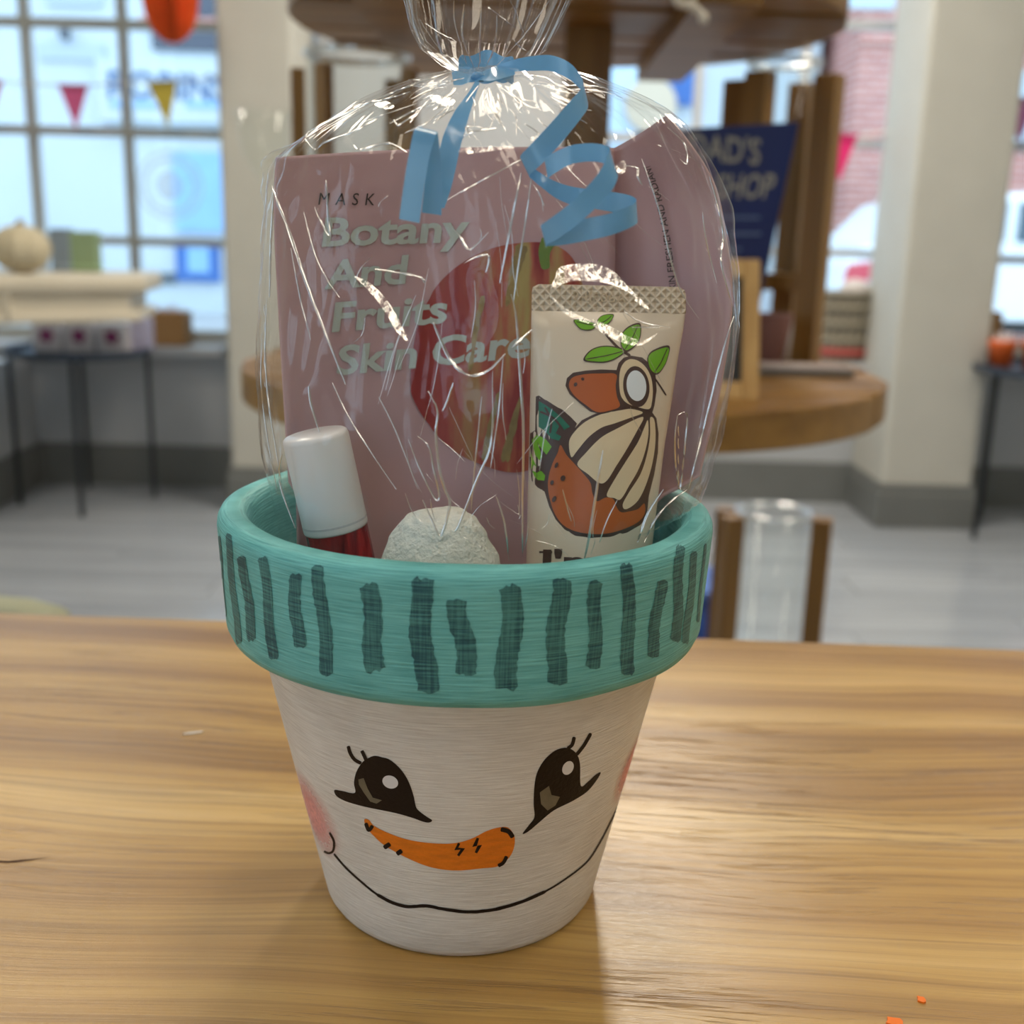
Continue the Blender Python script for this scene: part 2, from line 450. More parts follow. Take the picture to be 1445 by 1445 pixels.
for (a, c, e, g) in ((155, 142, 222, 152), (262, 143, 318, 153)):
    MB().box(*rect(a, c, e, g, FY - .12, .02)).build('small_print', M_lblue, sg)
MB().box(*rect(140, 172, 520, 182, FY - .12, .05)).build('fascia_ledge', pm('ledge_grey', (130, 150, 165), .7), sg)
for r_ in ((215, 40, 330, 74), (215, -30, 330, 25)):
    wn = MB().box(*rect(*r_, FY, .05)).build('window', M_wdark, hs)
MB().box(*rect(200, 25, 420, 40, FY, .08)).build('lintel', M_pinkbrick, hs)
MB().box(*rect(244, 214, 420, 330, FY, .06)).build('window_blind', M_lblue, hs)
dr = MB().box(*rect(249, 338, 312, 398, FY, .07)).build('door_panel', M_blue, hs)
MB().box(*rect(264, 342, 296, 385, FY - .07, .02)).build('door_pane', M_lblue, dr)
MB().box(*rect(205, 384, 249, 400, FY, .05)).build('plinth', pm('plinth_grey', (92, 100, 108), .8), hs)
MB().box(*rect(92, 40, 99, 58, FY, .2)).build('bracket', M_wdark, hs)
for (a, c, e, g) in ((60, -80, 145, 8), (55, 60, 150, 86)):
    MB().box(*rect(a, c, e, g, FY, .05)).build('window', pm('window_grey', (176, 190, 202), .4), hs)
# centre: blue and white shopfront seen through the shelf
MB().box(*rect(850, 95, 925, 210, FY, .05)).build('poster_panel', pm('pale_panel', (200, 222, 240), .6), hs)
MB().box(*rect(925, 95, 985, 150, FY, .06)).build('poster_panel', M_blue, hs)
po = MB().lathe([(0, -.03), (.30, -.03), (.30, .03), (0, .03)], (0, 0, 0), 32)
cpo = atY(918, 148, FY - .1)
po.v = [(cpo.x + v[0], cpo.y + v[2], cpo.z + v[1]) for v in po.v]
po.build('round_sign', pm('amber_sign', (214, 196, 170), .6), hs)
# brick house on the right
m, nt, bb = newmat('red_brick_wall'); N = nt.nodes
tc = N.new('ShaderNodeTexCoord'); mp = N.new('ShaderNodeMapping'); mp.inputs['Rotation'].default_value = (math.pi / 2, 0, 0)
br = N.new('ShaderNodeTexBrick'); br.inputs['Scale'].default_value = 1; br.inputs['Brick Width'].default_value = .23; br.inputs['Row Height'].default_value = .078
br.inputs['Mortar Size'].default_value = .008
br.inputs['Color1'].default_value = lin((176, 112, 104)) + (1,); br.inputs['Color2'].default_value = lin((196, 134, 122)) + (1,); br.inputs['Mortar'].default_value = lin((206, 186, 178)) + (1,)
nt.links.new(tc.outputs['Object'], mp.inputs[0]); nt.links.new(mp.outputs[0], br.inputs[0]); nt.links.new(br.outputs[0], bb.inputs['Base Color']); bb.inputs['Roughness'].default_value = .9
hb_ = thing('brick_house', (5, FY - 1, -.1), 'red brick house standing across the street behind the white car', 'building')
MB().box(X(1182, FY - 1), 12, FY - 1, FY + 3, -.1, 7).build('facade', m, hb_)
for r_ in ((1195, -10, 1260, 14), (1300, -40, 1400, 120), (1432, 100, 1560, 215)):
    wn = MB().box(*rect(*r_, FY - 1, .05)).build('window', pm('house_window', (186, 204, 214), .2), hb_)
MB().box(*rect(1186, 60, 1560, 70, FY - 1, .06)).build('string_course', pm('pale_stone', (206, 168, 156), .8), hb_)
# white car
CY = 9.4
M_car = pm('white_car_paint', (236, 240, 243), .25, vary=.01)
M_cglass = pm('car_glass', (70, 92, 104), .1)
M_tyre = pm('tyre_black', (32, 33, 35), .8, bump=.2)
c0 = X(1192, CY, 330)
car = thing('parked_car', (c0 + 2, CY + .85, -.1), 'white parked car seen through the window beside the brick house', 'car')
prof = [(0, .3), (0, .62), (.04, .85), (.16, 1.0), (.30, 1.06), (.62, 1.4), (.9, 1.47), (1.9, 1.5), (2.5, 1.42), (3.15, 1.04), (3.9, .92), (4.1, .8), (4.15, .5), (4.1, .3)]
MB().prism([(c0 + x, CY, z - .1) for x, z in prof], (0, 1.7, 0)).build('body', M_car, car, bevel=.06)
for poly in ([(.42, 1.08), (.70, 1.36), (1.35, 1.41), (1.35, 1.08)], [(1.45, 1.08), (1.45, 1.41), (2.35, 1.37), (2.95, 1.06)]):
    MB().prism([(c0 + x, CY - .012, z - .1) for x, z in poly], (0, .02, 0)).build('side_window', M_cglass, car)
MB().prism([(c0 + x, CY - .014, z - .1) for x, z in [(.02, .72), (.05, .86), (.32, .9), (.36, .78), (.2, .72)]], (0, .02, 0)).build('tail_lamp', pm('tail_red', (206, 70, 84), .3), car)
MB().box(c0 + .02, c0 + 4.1, CY - .02, CY, .22, .32).build('sill_trim', M_tyre, car)
for x in (.8, 3.3):
    wb = MB().lathe([(0, 0), (.2, 0), (.33, .02), (.33, .2), (0, .2)], (0, 0, 0), 24)
    wb.v = [(c0 + x + v[0], CY - .02 + v[2], .23 + v[1]) for v in wb.v]
    wb.build('wheel', M_tyre, car)

# ------------------------------------------------------------------ bunting, paper ball
def pennant(px0, py0, px1, py1, ptx, pty, Y, col, lab, dx=0):
    a, c, t = atY(px0, py0, Y), atY(px1, py1, Y), atY(ptx, pty, Y)
    o = MB().prism([a, c, t], (0, .004, 0)).build('bunting_flag', pm('felt_' + '%d' % random.randint(0, 999), col, .9, vary=.06, vscale=30))
    MB().prism([a + V((-.002, -.003, .004)), c + V((.002, -.003, .004)), c.lerp(t, .13) + V((0, -.003, 0)), a.lerp(t, .13) + V((0, -.003, 0))], (0, .008, 0)).build('hem', pm('felt_hem', tuple(int(x * .86) for x in col), .9), o)
    return tag(o, lab, 'bunting', 'bunting flags hung in the windows')
BY = WY - .06
pennant(82, 120, 124, 121, 107, 182, BY, (226, 106, 158), 'pink bunting flag between the left window bars')
pennant(208, 117, 249, 115, 237, 181, BY, (234, 210, 92), 'yellow bunting flag beside the left pier')
pennant(-34, 112, 3, 115, -14, 178, BY, (226, 84, 110), 'red bunting flag at the outer end of the left string')
pennant(1168, 190, 1211, 191, 1184, 256, BY, (226, 44, 118), 'magenta bunting flag hanging in front of the brick house window')
pennant(1416, 138, 1462, 139, 1440, 204, BY, (196, 120, 176), 'mauve bunting flag beyond the right pier')
pts = [atY(x, y, BY + .008) for x, y in ((-80, 112), (-34, 113), (3, 115), (40, 119), (82, 120), (124, 121), (165, 118), (208, 117), (249, 115), (320, 108))]
tag(MB().tube(crom(pts, False, 4), .003, 6).build('bunting_string', pm('string_white', (226, 222, 214), .9)), 'thin white string carrying flags across the left window', 'string')
pts = [atY(x, y, BY + .008) for x, y in ((900, 178), (1100, 186), (1168, 190), (1211, 191), (1290, 180))]
tag(MB().tube(crom(pts, False, 4), .003, 6).build('bunting_string', pm('string_white_b', (226, 222, 214), .9)), 'thin white string carrying the magenta flag', 'string')
# honeycomb paper ball: fan of thin leaves
pc = atY(240, -8, 3.2); PR = (atY(278, -8, 3.2) - pc).length
b = MB()
for k in range(44):
    a = math.pi * 2 * k / 44; d = V((math.cos(a), math.sin(a), 0)); n_ = V((-d.y, d.x, 0)) * .0012
    arc = [pc + V((0, 0, PR * 1.7 * -math.cos(t))) + d * PR * math.sin(t) * (1 + .04 * (k % 2)) for t in (math.pi * j / 14 for j in range(15))]
    b.prism([p_ - n_ for p_ in arc], n_ * 2)
o = b.build('paper_ball', pm('orange_tissue', (236, 96, 34), .9, vary=.1, vscale=20))
tag(o, 'orange honeycomb tissue paper ball hanging by the left window', 'decoration')
tag(MB().tube([pc + V((0, 0, PR * 1.7)), V((pc.x, pc.y, CEIL))], .002, 6).build('hanging_thread', pm('thread_white', (220, 220, 214), .9)), 'thin thread holding the orange paper ball', 'string')

# round vinyl logo on the left window
def ring_y(c, r0, r1, sx=1, n=40):
    vs = []
    for k in range(n):
        a = 2 * math.pi * k / n
        for r in (r0, r1): vs.append((c.x + r * math.cos(a) * sx, c.y, c.z + r * math.sin(a)))
    return vs, [(2 * k, 2 * ((k + 1) % n), 2 * ((k + 1) % n) + 1, 2 * k + 1) for k in range(n)]
lc = atY(240, 262, WF - .003)
stk = thing('window_sticker', (lc.x, lc.y, lc.z), 'round white ringed vinyl logo stuck on the left window pane', 'sticker')
M_vinyl = pm('frosted_vinyl', (236, 242, 248), .5); M_vinyl.node_tree.nodes['Principled BSDF'].inputs['Alpha'].default_value = .4
for nm, r0, r1 in (('sticker_ring', .108, .122), ('sticker_ring', .078, .098), ('sticker_centre', .0, .052)):
    mesh(nm, *ring_y(lc, r0, r1), M_vinyl, stk)

# ------------------------------------------------------------------ two-tier round display stand
M_oak = wood('waxed_pine', (112, 76, 28), (174, 130, 64), 0, .55, .45)
M_oakx = wood('waxed_pine_post', (122, 86, 38), (168, 126, 64), 2, .8, .45)
SY = 1.24
sc_ = atY(792, 514, SY); SR = (atY(1248, 514, SY) - atY(336, 505, SY)).length / 2 * .965
uc = atY(797, 42, SY); UR = (atY(1187, 42, SY) - atY(407, 40, SY)).length / 2 * .985
D1 = sc_.z; D2 = uc.z
st = thing('display_stand', (sc_.x, SY, 0), 'two-tier round wooden display stand of boards', 'shelf')
def disc(cx, cy, r, z0, z1, ang, n, nm):
    ca, sa = math.cos(ang), math.sin(ang); wdt = 2 * r / n
    for i in range(n):
        a0, a1 = -r + i * wdt + .0028, -r + (i + 1) * wdt - .0028
        up_, dn = [], []
        for k in range(9):
            y = a0 + (a1 - a0) * k / 8; h = math.sqrt(max(r * r - y * y, 1e-6))
            up_.append((h, y)); dn.append((-h, y))
        poly = up_ + dn[::-1]
        jz = .002 * math.sin(i * 2.3)
        MB().prism([(cx + x * ca - y * sa, cy + x * sa + y * ca, z0 + jz) for x, y in poly], (0, 0, z1 - z0)).build('shelf_board', M_oak, st, bevel=.004)
disc(sc_.x, SY, SR, D1 - .045, D1, .30, 8, 'lower')
disc(uc.x, SY, UR, D2, D2 + .045, .06, 7, 'upper')
MB().lathe([(0, 0), (.12, 0), (.12, D1 - .046), (0, D1 - .046)], (sc_.x, SY, 0), 24).build('drum', M_oakx, st)
MB().box(sc_.x - .03 + .02, sc_.x + .03 + .02, SY - .03, SY + .03, D1, D2 + .002).build('column', M_oakx, st)
for dx in (-.2, .16):
    MB().box(uc.x + dx - .035, uc.x + dx + .035, SY - .3, SY + .3, D2 - .022, D2 + .003).build('batten', M_oak, st)

M_cglass2 = clear('clear_vessel_glass', (.985, .995, .99), .015, .02, .25)
M_rim = clear('glass_rim', (.9, .95, .96), .55, .2, .95)
def glass_cyl(mb, c, r, z0, z1, t=.004):
    return mb.lathe([(0, z0), (r, z0), (r, z1), (r - t, z1), (r - t, z0 + .006), (0, z0 + .006)], c, 40)
def lantern(c, r, h, pw_, angs, glass0, label, name='wood_and_glass_lantern', glass_up=.02, bars=True):
    """glass cylinder held between square wooden posts"""
    t = thing(name, c, label, 'lantern')
    for a in angs:
        x, y = c[0] + math.cos(a) * (r + pw_ / 2), c[1] + math.sin(a) * (r + pw_ / 2)
        ax = V((math.cos(a), math.sin(a), 0)) * pw_ / 2; ay = V((-math.sin(a), math.cos(a), 0)) * pw_ / 2
        MB().obox((x, y, c[2] + h / 2), ax, ay, (0, 0, h / 2)).build('post', M_oakx, t, bevel=.002)
    if bars:
        d = V((math.cos(angs[0]), math.sin(angs[0]), 0)); e = V((math.cos(angs[1]), math.sin(angs[1]), 0))
        for dd in (d, e):
            MB().obox((c[0], c[1], c[2] + glass0 - .013), dd * (r + pw_ * .5), V((-dd.y, dd.x, 0)) * pw_ * .4, (0, 0, .012)).build('crossbar', M_oakx, t)
    g = glass_cyl(MB(), c, r - .002, glass0, h + glass_up).build('glass_cylinder', M_cglass2, t, smooth=True)
    rm = MB(); zz = c[2] + h + glass_up
    rm.tube([(c[0] + (r - .003) * math.cos(a), c[1] + (r - .003) * math.sin(a), zz) for a in (2 * math.pi * k / 40 for k in range(41))], .0048, 8, False)
    rm.build('glass_rim', M_rim, g, smooth=True)
    return t
pA = atY(508, 470, 1.22); pA.z = D1
topA = atY(470, 88, 1.14).z
lantern((pA.x, 1.22, D1), .068, topA - D1, .018, [math.radians(q) for q in (195, 245, 60, 335)], .07, 'tall clear glass lantern with four wooden posts under the upper shelf, beside the left pier')
pB = atY(1076, 480, 1.40)
topB = atY(1135, 102, 1.34).z
lantern((pB.x, 1.40, D1), .054, topB - D1, .034, [math.radians(q) for q in (-38, 52, 142, 232)], atY(1100, 385, 1.40).z - D1, 'wooden post frame with glass cylinder behind the blue sign')
pC = atY(1093, 715, 1.55)
rC = (atY(1160, 715, 1.55) - atY(1026, 715, 1.55)).length / 2
lantern((pC.x, 1.55, 0), rC * .80, pC.z - .012, rC * .40, [math.radians(q) for q in (200, -20, 160)], .06, 'open glass lantern with wooden posts standing on the floor', bars=False, glass_up=.002)

gp = atY(380, 470, 1.16); gt = atY(380, 155, 1.16).z - D1; gm = atY(380, 250, 1.16).z - D1; gr = .036
tag(MB().lathe([(0, -.0015), (.03, -.0015), (.03, .003), (.004, .008), (.0035, gm - .01), (.012, gm), (gr * .8, gm + .03), (gr, gt), (gr - .0015, gt), (gr * .76, gm + .031), (.01, gm + .004), (0, gm + .002)], (gp.x, 1.16, D1), 32).build('glass_goblet', M_cglass2, smooth=True), 'clear stemmed glass goblet on the lower shelf beside the tall lantern', 'glass')
# blue tapered sign, frame and small wares on the lower tier
M_signblue = pm('navy_enamel', (16, 34, 88), .4, vary=.08)
M_cream = pm('cream_lettering', (150, 146, 136), .6)
Ys = 1.02
def q_(x, y, Y=Ys): return atY(x, y, Y)
zb = D1
bl = q_(1002, 520); brr = q_(1048, 520); bl.z = brr.z = zb
sg = thing('sign_plaque', (brr.x - .03, Ys, zb), 'tapered navy blue sign with cream lettering standing on the lower shelf', 'sign')
MB().prism([q_(900, 185), q_(1128, 172), brr, V((bl.x - .03, Ys, zb))], (0, .012, 0)).build('panel', M_signblue, sg)
Yt = Ys - .001
sign_text('sign_letters', "DAD'S", q_(972, 224, Yt), q_(1072, 232, Yt) - q_(972, 224, Yt), q_(970, 190, Yt) - q_(968, 226, Yt), M_cream, sg, .015)
sign_text('sign_letters', "SHOP", q_(1008, 280, Yt), q_(1090, 279, Yt) - q_(1008, 280, Yt), q_(1012, 246, Yt) - q_(1006, 280, Yt), M_cream, sg, .015)
for (a, y, c) in ((1012, 305, 1072), (1030, 328, 1074), (1022, 350, 1046)):
    MB().prism([q_(a, y, Yt), q_(c, y, Yt), q_(c, y + 4, Yt), q_(a, y + 4, Yt)], (0, .0006, 0)).build('small_print', pm('dim_lettering', (88, 104, 140), .6), sg)
Yf = .93
f0 = q_(1068, 543, Yf); f0.z = D1
fr = thing('photo_frame', (f0.x - .05, Yf, D1), 'light oak photo frame leaning in front of the blue sign', 'frame')
M_lightoak = wood('light_oak', (176, 136, 78), (206, 168, 108), 2, .9, .5)
ztop = q_(1070, 367, Yf).z
lean = V((0, .05, ztop - D1)); xr = V((q_(1075, 367, Yf).x - q_(1062, 540, Yf).x, 0, 0)) * 0
W_ = .13; fx1 = f0.x + .004; fx0 = fx1 - W_; st_w = .019
def fbar(x0, x1, s0, s1, nm='frame_bar'):
    a = V((x0, Yf, D1)) + lean * s0; c = V((x1, Yf, D1)) + lean * s0; d = V((x1, Yf, D1)) + lean * s1; e = V((x0, Yf, D1)) + lean * s1
    return MB().prism([a, c, d, e], (0, .014, -.003)).build(nm, M_lightoak, fr, bevel=.002)
fbar(fx1 - st_w, fx1, 0, 1); fbar(fx0, fx0 + st_w, 0, 1); fbar(fx0 + st_w, fx1 - st_w, 0, .13); fbar(fx0 + st_w, fx1 - st_w, .87, 1)
a = V((fx0 + st_w, Yf + .008, D1)); 
MB().prism([a + lean * .12, a + V((W_ - 2 * st_w, 0, 0)) + lean * .12, a + V((W_ - 2 * st_w, 0, 0)) + lean * .88, a + lean * .88], (0, .004, 0)).build('chalk_panel', pm('black_panel', (24, 26, 32), .4), fr)
# pots behind
def cup(name, px, pyb, Y, rt, rb, h, mat, lab, cat, thick=.004):
    p = atY(px, pyb, Y)
    o = MB().lathe([(0, 0), (rb, 0), (rt, h), (rt - thick, h), (rb - thick, thick), (0, thick)], (p.x, Y, D1), 32).build(name, mat, smooth=True, bevel=.001)
    return tag(o, lab, cat)
cup('plant_pot', 1085, 470, 1.285, .033, .021, .074, pm('mauve_pot', (134, 92, 84), .6, vary=.05), 'small mauve tapered pot beneath the glass lantern', 'pot')
cup('white_cup', 1100, 474, 1.40, .02, .016, .06, pm('white_glaze', (220, 218, 216), .3), 'small white cup standing behind the mauve pot', 'cup')
a = atZ(1132, 517, D1 + .01)
tl = thing('coaster_tray', (a.x, a.y, D1), 'flat grey tray with a pale top lying near the shelf rim', 'tray')
MB().box(a.x - .065, a.x + .065, a.y - .026, a.y + .026, D1 - .001, D1 + .010).build('tray_base', pm('slate_grey', (126, 120, 114), .5), tl, bevel=.003)
MB().box(a.x - .058, a.x + .058, a.y - .021, a.y + .021, D1 + .010, D1 + .0125).build('tray_top', pm('pale_pink_card', (206, 190, 184), .5), tl)
# string end hanging over the upper tier
cdx = X(965, .87, 5) - uc.x; cdy = SY - math.sqrt(UR ** 2 - cdx ** 2) - .003
pts = [atY(x, y, cdy + (.004 if y < 0 else 0)) for x, y in ((950, -30), (956, 0), (975, 8), (990, 20), (994, 34))]
pts = [V((pts[0].x - .006, cdy + .03, D2 + .049)), V((pts[0].x - .004, cdy + .002, D2 + .046)), V((pts[0].x - .002, cdy - .001, D2 + .02))] + pts[1:]
tag(MB().tube(crom(pts, False, 5), [.005 + .0012 * math.sin(k) for k in range(31)], 8).build('cord_end', pm('cotton_cord', (206, 196, 180), .9, bump=.5, bscale=200)), 'frayed pale cotton cord hanging over the upper shelf rim', 'cord')

# ------------------------------------------------------------------ left bay: side table, console, wares
def side_table(cx, cy, r, h, lab):
    t = thing('side_table', (cx, cy, 0), lab, 'table')
    MB().lathe([(0, h - .012), (r - .006, h - .012), (r, h - .008), (r, h + .016), (r - .005, h + .016), (r - .006, h - .004), (0, h - .004)], (cx, cy, 0), 48).build('tray_top', M_tray, t, smooth=False)
    for a in (200, 285, 20, 110):
        a = math.radians(a); x, y = cx + (r - .015) * math.cos(a), cy + (r - .015) * math.sin(a)
        MB().obox((x, y, (h - .012) / 2), (.0065, 0, 0), (0, .0065, 0), (0, 0, (h - .012) / 2)).build('leg', M_dark, t)
    return t
M_tray = pm('slate_blue_metal', (66, 76, 92), .35, .3, vary=.08)
stc = atZ(130, 707, 0); sr = .235
sh = atY(115, 500, stc.y - .1).z
side_table(stc.x - .01, stc.y, sr, sh, 'dark metal tray table carrying the flower boxes')
M_boxw = pm('white_card', (226, 220, 224), .6, vary=.03)
M_mag = pm('magenta_print', (146, 52, 110), .6, vary=.1, vscale=80)
for i, (px0, px1) in enumerate(((46, 86), (91, 132), (137, 178))):
    Yb = stc.y - .03
    x0, x1 = X(px0, Yb, 480), X(px1, Yb, 480); zt = atY(100, 455, Yb).z
    t = thing('gift_box', ((x0 + x1) / 2, Yb + .04, sh), ('white card box with a magenta flower print, the one nearest the pale wall return', 'white card box with a magenta flower print, middle of three on the tray table', 'white card box with a magenta flower print, the one nearest the kraft bag')[i], 'box', 'flower boxes on the tray table')
    MB().box(x0, x1, Yb, Yb + .09, sh - .003, zt).build('carton', M_boxw, t, bevel=.003)
    cx, cz = (x0 + x1) / 2, (sh + zt) / 2 + .004; vs = [(cx, Yb - .001, cz)]; n = 30
    for k in range(n):
        a = 2 * math.pi * k / n; r = .026 * (.72 + .28 * abs(math.cos(2.5 * a))); vs.append((cx + r * math.cos(a), Yb - .001, cz + r * math.sin(a)))
    mesh('flower_print', vs, [(0, 1 + k, 1 + (k + 1) % n) for k in range(n)], M_mag, t)
x0 = X(184, stc.y, 480)
t = MB().box(x0, x0 + .05, stc.y + .02, stc.y + .10, sh - .003, sh + .11).build('tall_card_box', pm('lilac_card', (196, 190, 214), .6, vary=.1, vscale=30), bevel=.003)
tag(t, 'tall lilac card box at the end of the row of flower boxes', 'box')
# kraft bag on the sill
bx0, bx1 = X(208, 3.72, 460), X(264, 3.72, 460); bz = atY(235, 440, 3.72).z
t = thing('kraft_bag', ((bx0 + bx1) / 2, 3.72, SILL), 'brown kraft paper bag with tissue on the window sill', 'bag')
M_kraft = pm('kraft_paper', (158, 118, 72), .8, vary=.06)
MB().box(bx0, bx1, 3.69, 3.79, SILL, bz).build('bag_body', M_kraft, t, bevel=.003)
b = MB()
for k in range(7):
    x = bx0 + (bx1 - bx0) * (k + .5) / 7 * .9; b.prism([(x - .012, 3.74, bz - .01), (x + .014, 3.735, bz - .01), (x + .006 * (-1) ** k, 3.73, bz + .022 + .008 * math.sin(k * 2))], (0, .012, 0))
b.build('tissue', pm('peach_tissue', (232, 206, 196), .8), t)
# cream console
M_cons = pm('cream_console_paint', (206, 196, 176), .5, vary=.04)
zc = atY(203, 392, 2.9).z
A = atZ(206, 388, zc); Bn = atZ(-140, 452, zc); Bf = atZ(-140, 380, zc)
Af = V((A.x - .05, A.y + .32, zc)); Bn = V((A.x - .95, A.y - .62, zc)); Bf = V((A.x - 1.05, A.y + .10, zc))
cons = thing('console_table', ((A.x + Bf.x) / 2, (A.y + Bf.y) / 2, 0), 'cream painted console table with a shelf under the left window', 'table')
top = [A, Af, Bf, Bn]; cen = sum(top, V()) / 4
def scl(s): return [cen + (p - cen) * s for p in top]
zl = atY(190, 440, A.y).z
MB().prism([p - V((0, 0, .055)) for p in top], (0, 0, .055)).build('table_top', M_cons, cons, bevel=.018)
MB().prism([V((p.x, p.y, zl)) for p in scl(.90)], (0, 0, zc - zl - .05)).build('apron', M_cons, cons)
MB().prism([p - V((0, 0, zc - zl + .03)) for p in scl(.95)], (0, 0, .03)).build('lower_shelf', M_cons, cons, bevel=.008)
for p in [q for q in scl(.88) if q.x < A.x - .6] + [A.lerp(Bn, .62) + V((.0, .10, 0))]:
    MB().lathe([(0, 0), (.016, 0), (.022, .12), (.018, .35), (.026, zl - .06), (.024, zc - .05), (0, zc - .05)], (p.x, p.y, 0), 16).build('leg', M_cons, cons, smooth=True)
mid = A.lerp(Bn, .33) + (cen - A) * .06
MB().box(mid.x - .018, mid.x + .018, mid.y - .0, mid.y + .035, zl - .01, zc - .05).build('divider', M_cons, cons)
# pumpkin on the console
pk = atY(30, 352, A.y - .10); prr = (atY(70, 352, A.y - .10) - atY(-10, 352, A.y - .10)).length / 2
t = thing('cream_pumpkin', (pk.x, pk.y, zc), 'round cream ornamental pumpkin on the console table', 'pumpkin')
vs = []; fs = []; nu, nv = 48, 20
for i in range(nu):
    a = 2 * math.pi * i / nu
    for j in range(nv + 1):
        ph = math.pi * j / nv; rr = prr * (1 + .035 * math.cos(a * 9)) * math.sin(ph)
        vs.append((pk.x + rr * math.cos(a), pk.y + rr * math.sin(a), zc + prr * .84 * (1 - math.cos(ph) * (1 - .0))))
for i in range(nu):
    for j in range(nv):
        fs.append((i * (nv + 1) + j, ((i + 1) % nu) * (nv + 1) + j, ((i + 1) % nu) * (nv + 1) + j + 1, i * (nv + 1) + j + 1))
mesh('shell', vs, fs, pm('cream_plaster', (196, 184, 156), .8, bump=.3, bscale=60), t, smooth=True)
MB().tube([(pk.x, pk.y, zc + prr * 1.64), (pk.x + .006, pk.y, zc + prr * 1.85)], [.012, .008], 10).build('stem', pm('dry_stem', (150, 130, 96), .8), t)
def bookbox(px0, px1, py0, Y, col, lab, d=.05):
    x0, x1 = X(px0, Y, 350), X(px1, Y, 350); z1 = atY(px0, py0, Y).z
    o = thing('card_carton', ((x0 + x1) / 2, Y, zc), lab, 'box')
    MB().box(x0, x1, Y, Y + d, zc, z1).build('carton', pm('carton_%d' % px0, col, .6, vary=.04), o, bevel=.003)
    MB().box(x0 - .001, x1 + .001, Y - .001, Y + d + .001, zc + (z1 - zc) * .1, zc + (z1 - zc) * .16).build('carton_band', pm('band_%d' % px0, tuple(min(255, int(c * 1.2)) for c in col), .6), o)
bookbox(70, 97, 322, A.y + .10, (128, 142, 156), 'slate blue card box behind the cream pumpkin')
bookbox(98, 135, 326, A.y + .11, (138, 160, 124), 'sage green card box on the console table')

# ------------------------------------------------------------------ right bay: tray table with orange pots
tc2 = atZ(1440, 716, 0); tc2.y = 3.34
tc2.x = X(1368, 3.4, 522) + .235
side_table(tc2.x, tc2.y, .235, atY(1415, 525, tc2.y - .1).z, 'dark metal tray table carrying the orange pots')
zt2 = atY(1415, 525, tc2.y - .1).z
M_org = pm('orange_glaze', (214, 96, 34), .45, vary=.1)
for k, (px, rr, lab) in enumerate(((1412, .042, 'orange pot with white tissue nearest the right pier'), (1460, .045, 'orange pot with white tissue farther from the right pier'))):
    p = atY(px, 510, tc2.y - .02)
    t = thing('orange_pot', (p.x, p.y, zt2), lab, 'pot', 'orange pots on the tray table')
    MB().lathe([(0, -.0038), (rr * .7, -.0038), (rr, .075), (rr * 1.06, .078), (rr * 1.06, .095), (rr * .9, .095), (rr * .8, .02), (0, .02)], (p.x, p.y, zt2), 28).build('pot_body', M_org, t, smooth=True)
    b = MB()
    for j in range(9):
        a = j * 2.4; x, y = p.x + rr * .5 * math.cos(a), p.y + rr * .5 * math.sin(a)
        b.prism([(x - .015, y - .01, zt2 + .07), (x + .016, y, zt2 + .07), (x + .004, y + .01, zt2 + .115 + .012 * math.sin(j * 3))], (.002, .012, 0))
    b.build('tissue', pm('white_tissue', (230, 216, 214), .8), t)
p = atY(1399, 480, 3.66)
t = thing('kraft_parcel', (p.x, 3.66, SILL), 'brown kraft parcel beside the right pier', 'parcel')
MB().box(p.x - .032, p.x + .032, 3.66, 3.74, SILL, atY(1399, 440, 3.66).z).build('parcel_body', M_kraft, t, bevel=.004)
MB().box(p.x - .033, p.x + .033, 3.659, 3.741, SILL + .09, SILL + .094).build('string', pm('twine', (200, 180, 140), .8), t)
p = atY(1450, 455, 3.69)
t = MB().lathe([(0, 0), (.06, 0), (.085, .03), (.09, .06), (.075, .09), (.03, .105), (0, .107)], (p.x, 3.69, SILL), 28).build('white_gourd', pm('off_white_plaster', (214, 210, 200), .7, bump=.2), smooth=True)
tag(t, 'squat off white plaster gourd on the right window sill', 'ornament')
# wicker basket on the sill behind the stand
pw0 = atY(1196, 485, WY - .04); br_ = (atY(1236, 450, WY - .04) - atY(1156, 450, WY - .04)).length / 2
t = thing('wicker_basket', (pw0.x, WY - .01, SILL), 'woven grey wicker basket with a red band on the window sill', 'basket')
M_wick = pm('grey_wicker', (148, 140, 122), .8, vary=.2, vscale=60)
zb1 = atY(1200, 418, WY - .04).z
hb = zb1 - SILL; yc = WY + .02
MB().lathe([(0, 0), (br_ * .8, 0), (br_ * .97, hb), (br_ * .9, hb), (br_ * .74, .01), (0, .01)], (pw0.x, yc, SILL), 32, sy=.7).build('basket_liner', pm('basket_liner', (120, 112, 100), .9), t)
for k in range(18):
    a = 2 * math.pi * k / 18
    MB().tube([(pw0.x + br_ * (.82 + .18 * s) * math.cos(a + .25 * s), yc + br_ * .7 * (.82 + .18 * s) * math.sin(a + .25 * s), SILL + .004 + s * hb) for s in (0, .25, .5, .75, 1)], .006, 6).build('wicker_rod', M_wick, t)
for s, mt in ((.12, pm('red_ribbon', (170, 66, 60), .6)), (.3, M_wick), (.55, M_wick), (.8, M_wick), (1.0, M_wick)):
    r = br_ * (.83 + .18 * s) + .003
    MB().tube([(pw0.x + r * math.cos(a), yc + r * .7 * math.sin(a), SILL + .008 + s * hb) for a in (2 * math.pi * k / 32 for k in range(33))], .009 if s != .12 else .014, 6, False).build('wicker_hoop' if mt is M_wick else 'red_band', mt, t, smooth=True)
MB().lathe([(0, 0), (br_ * .5, .0), (br_ * .55, .03), (br_ * .3, .055), (0, .06)], (pw0.x + br_ * .25, yc, SILL + hb), 24, sy=.7).build('cushion', pm('white_cotton', (222, 214, 212), .9), t, smooth=True)
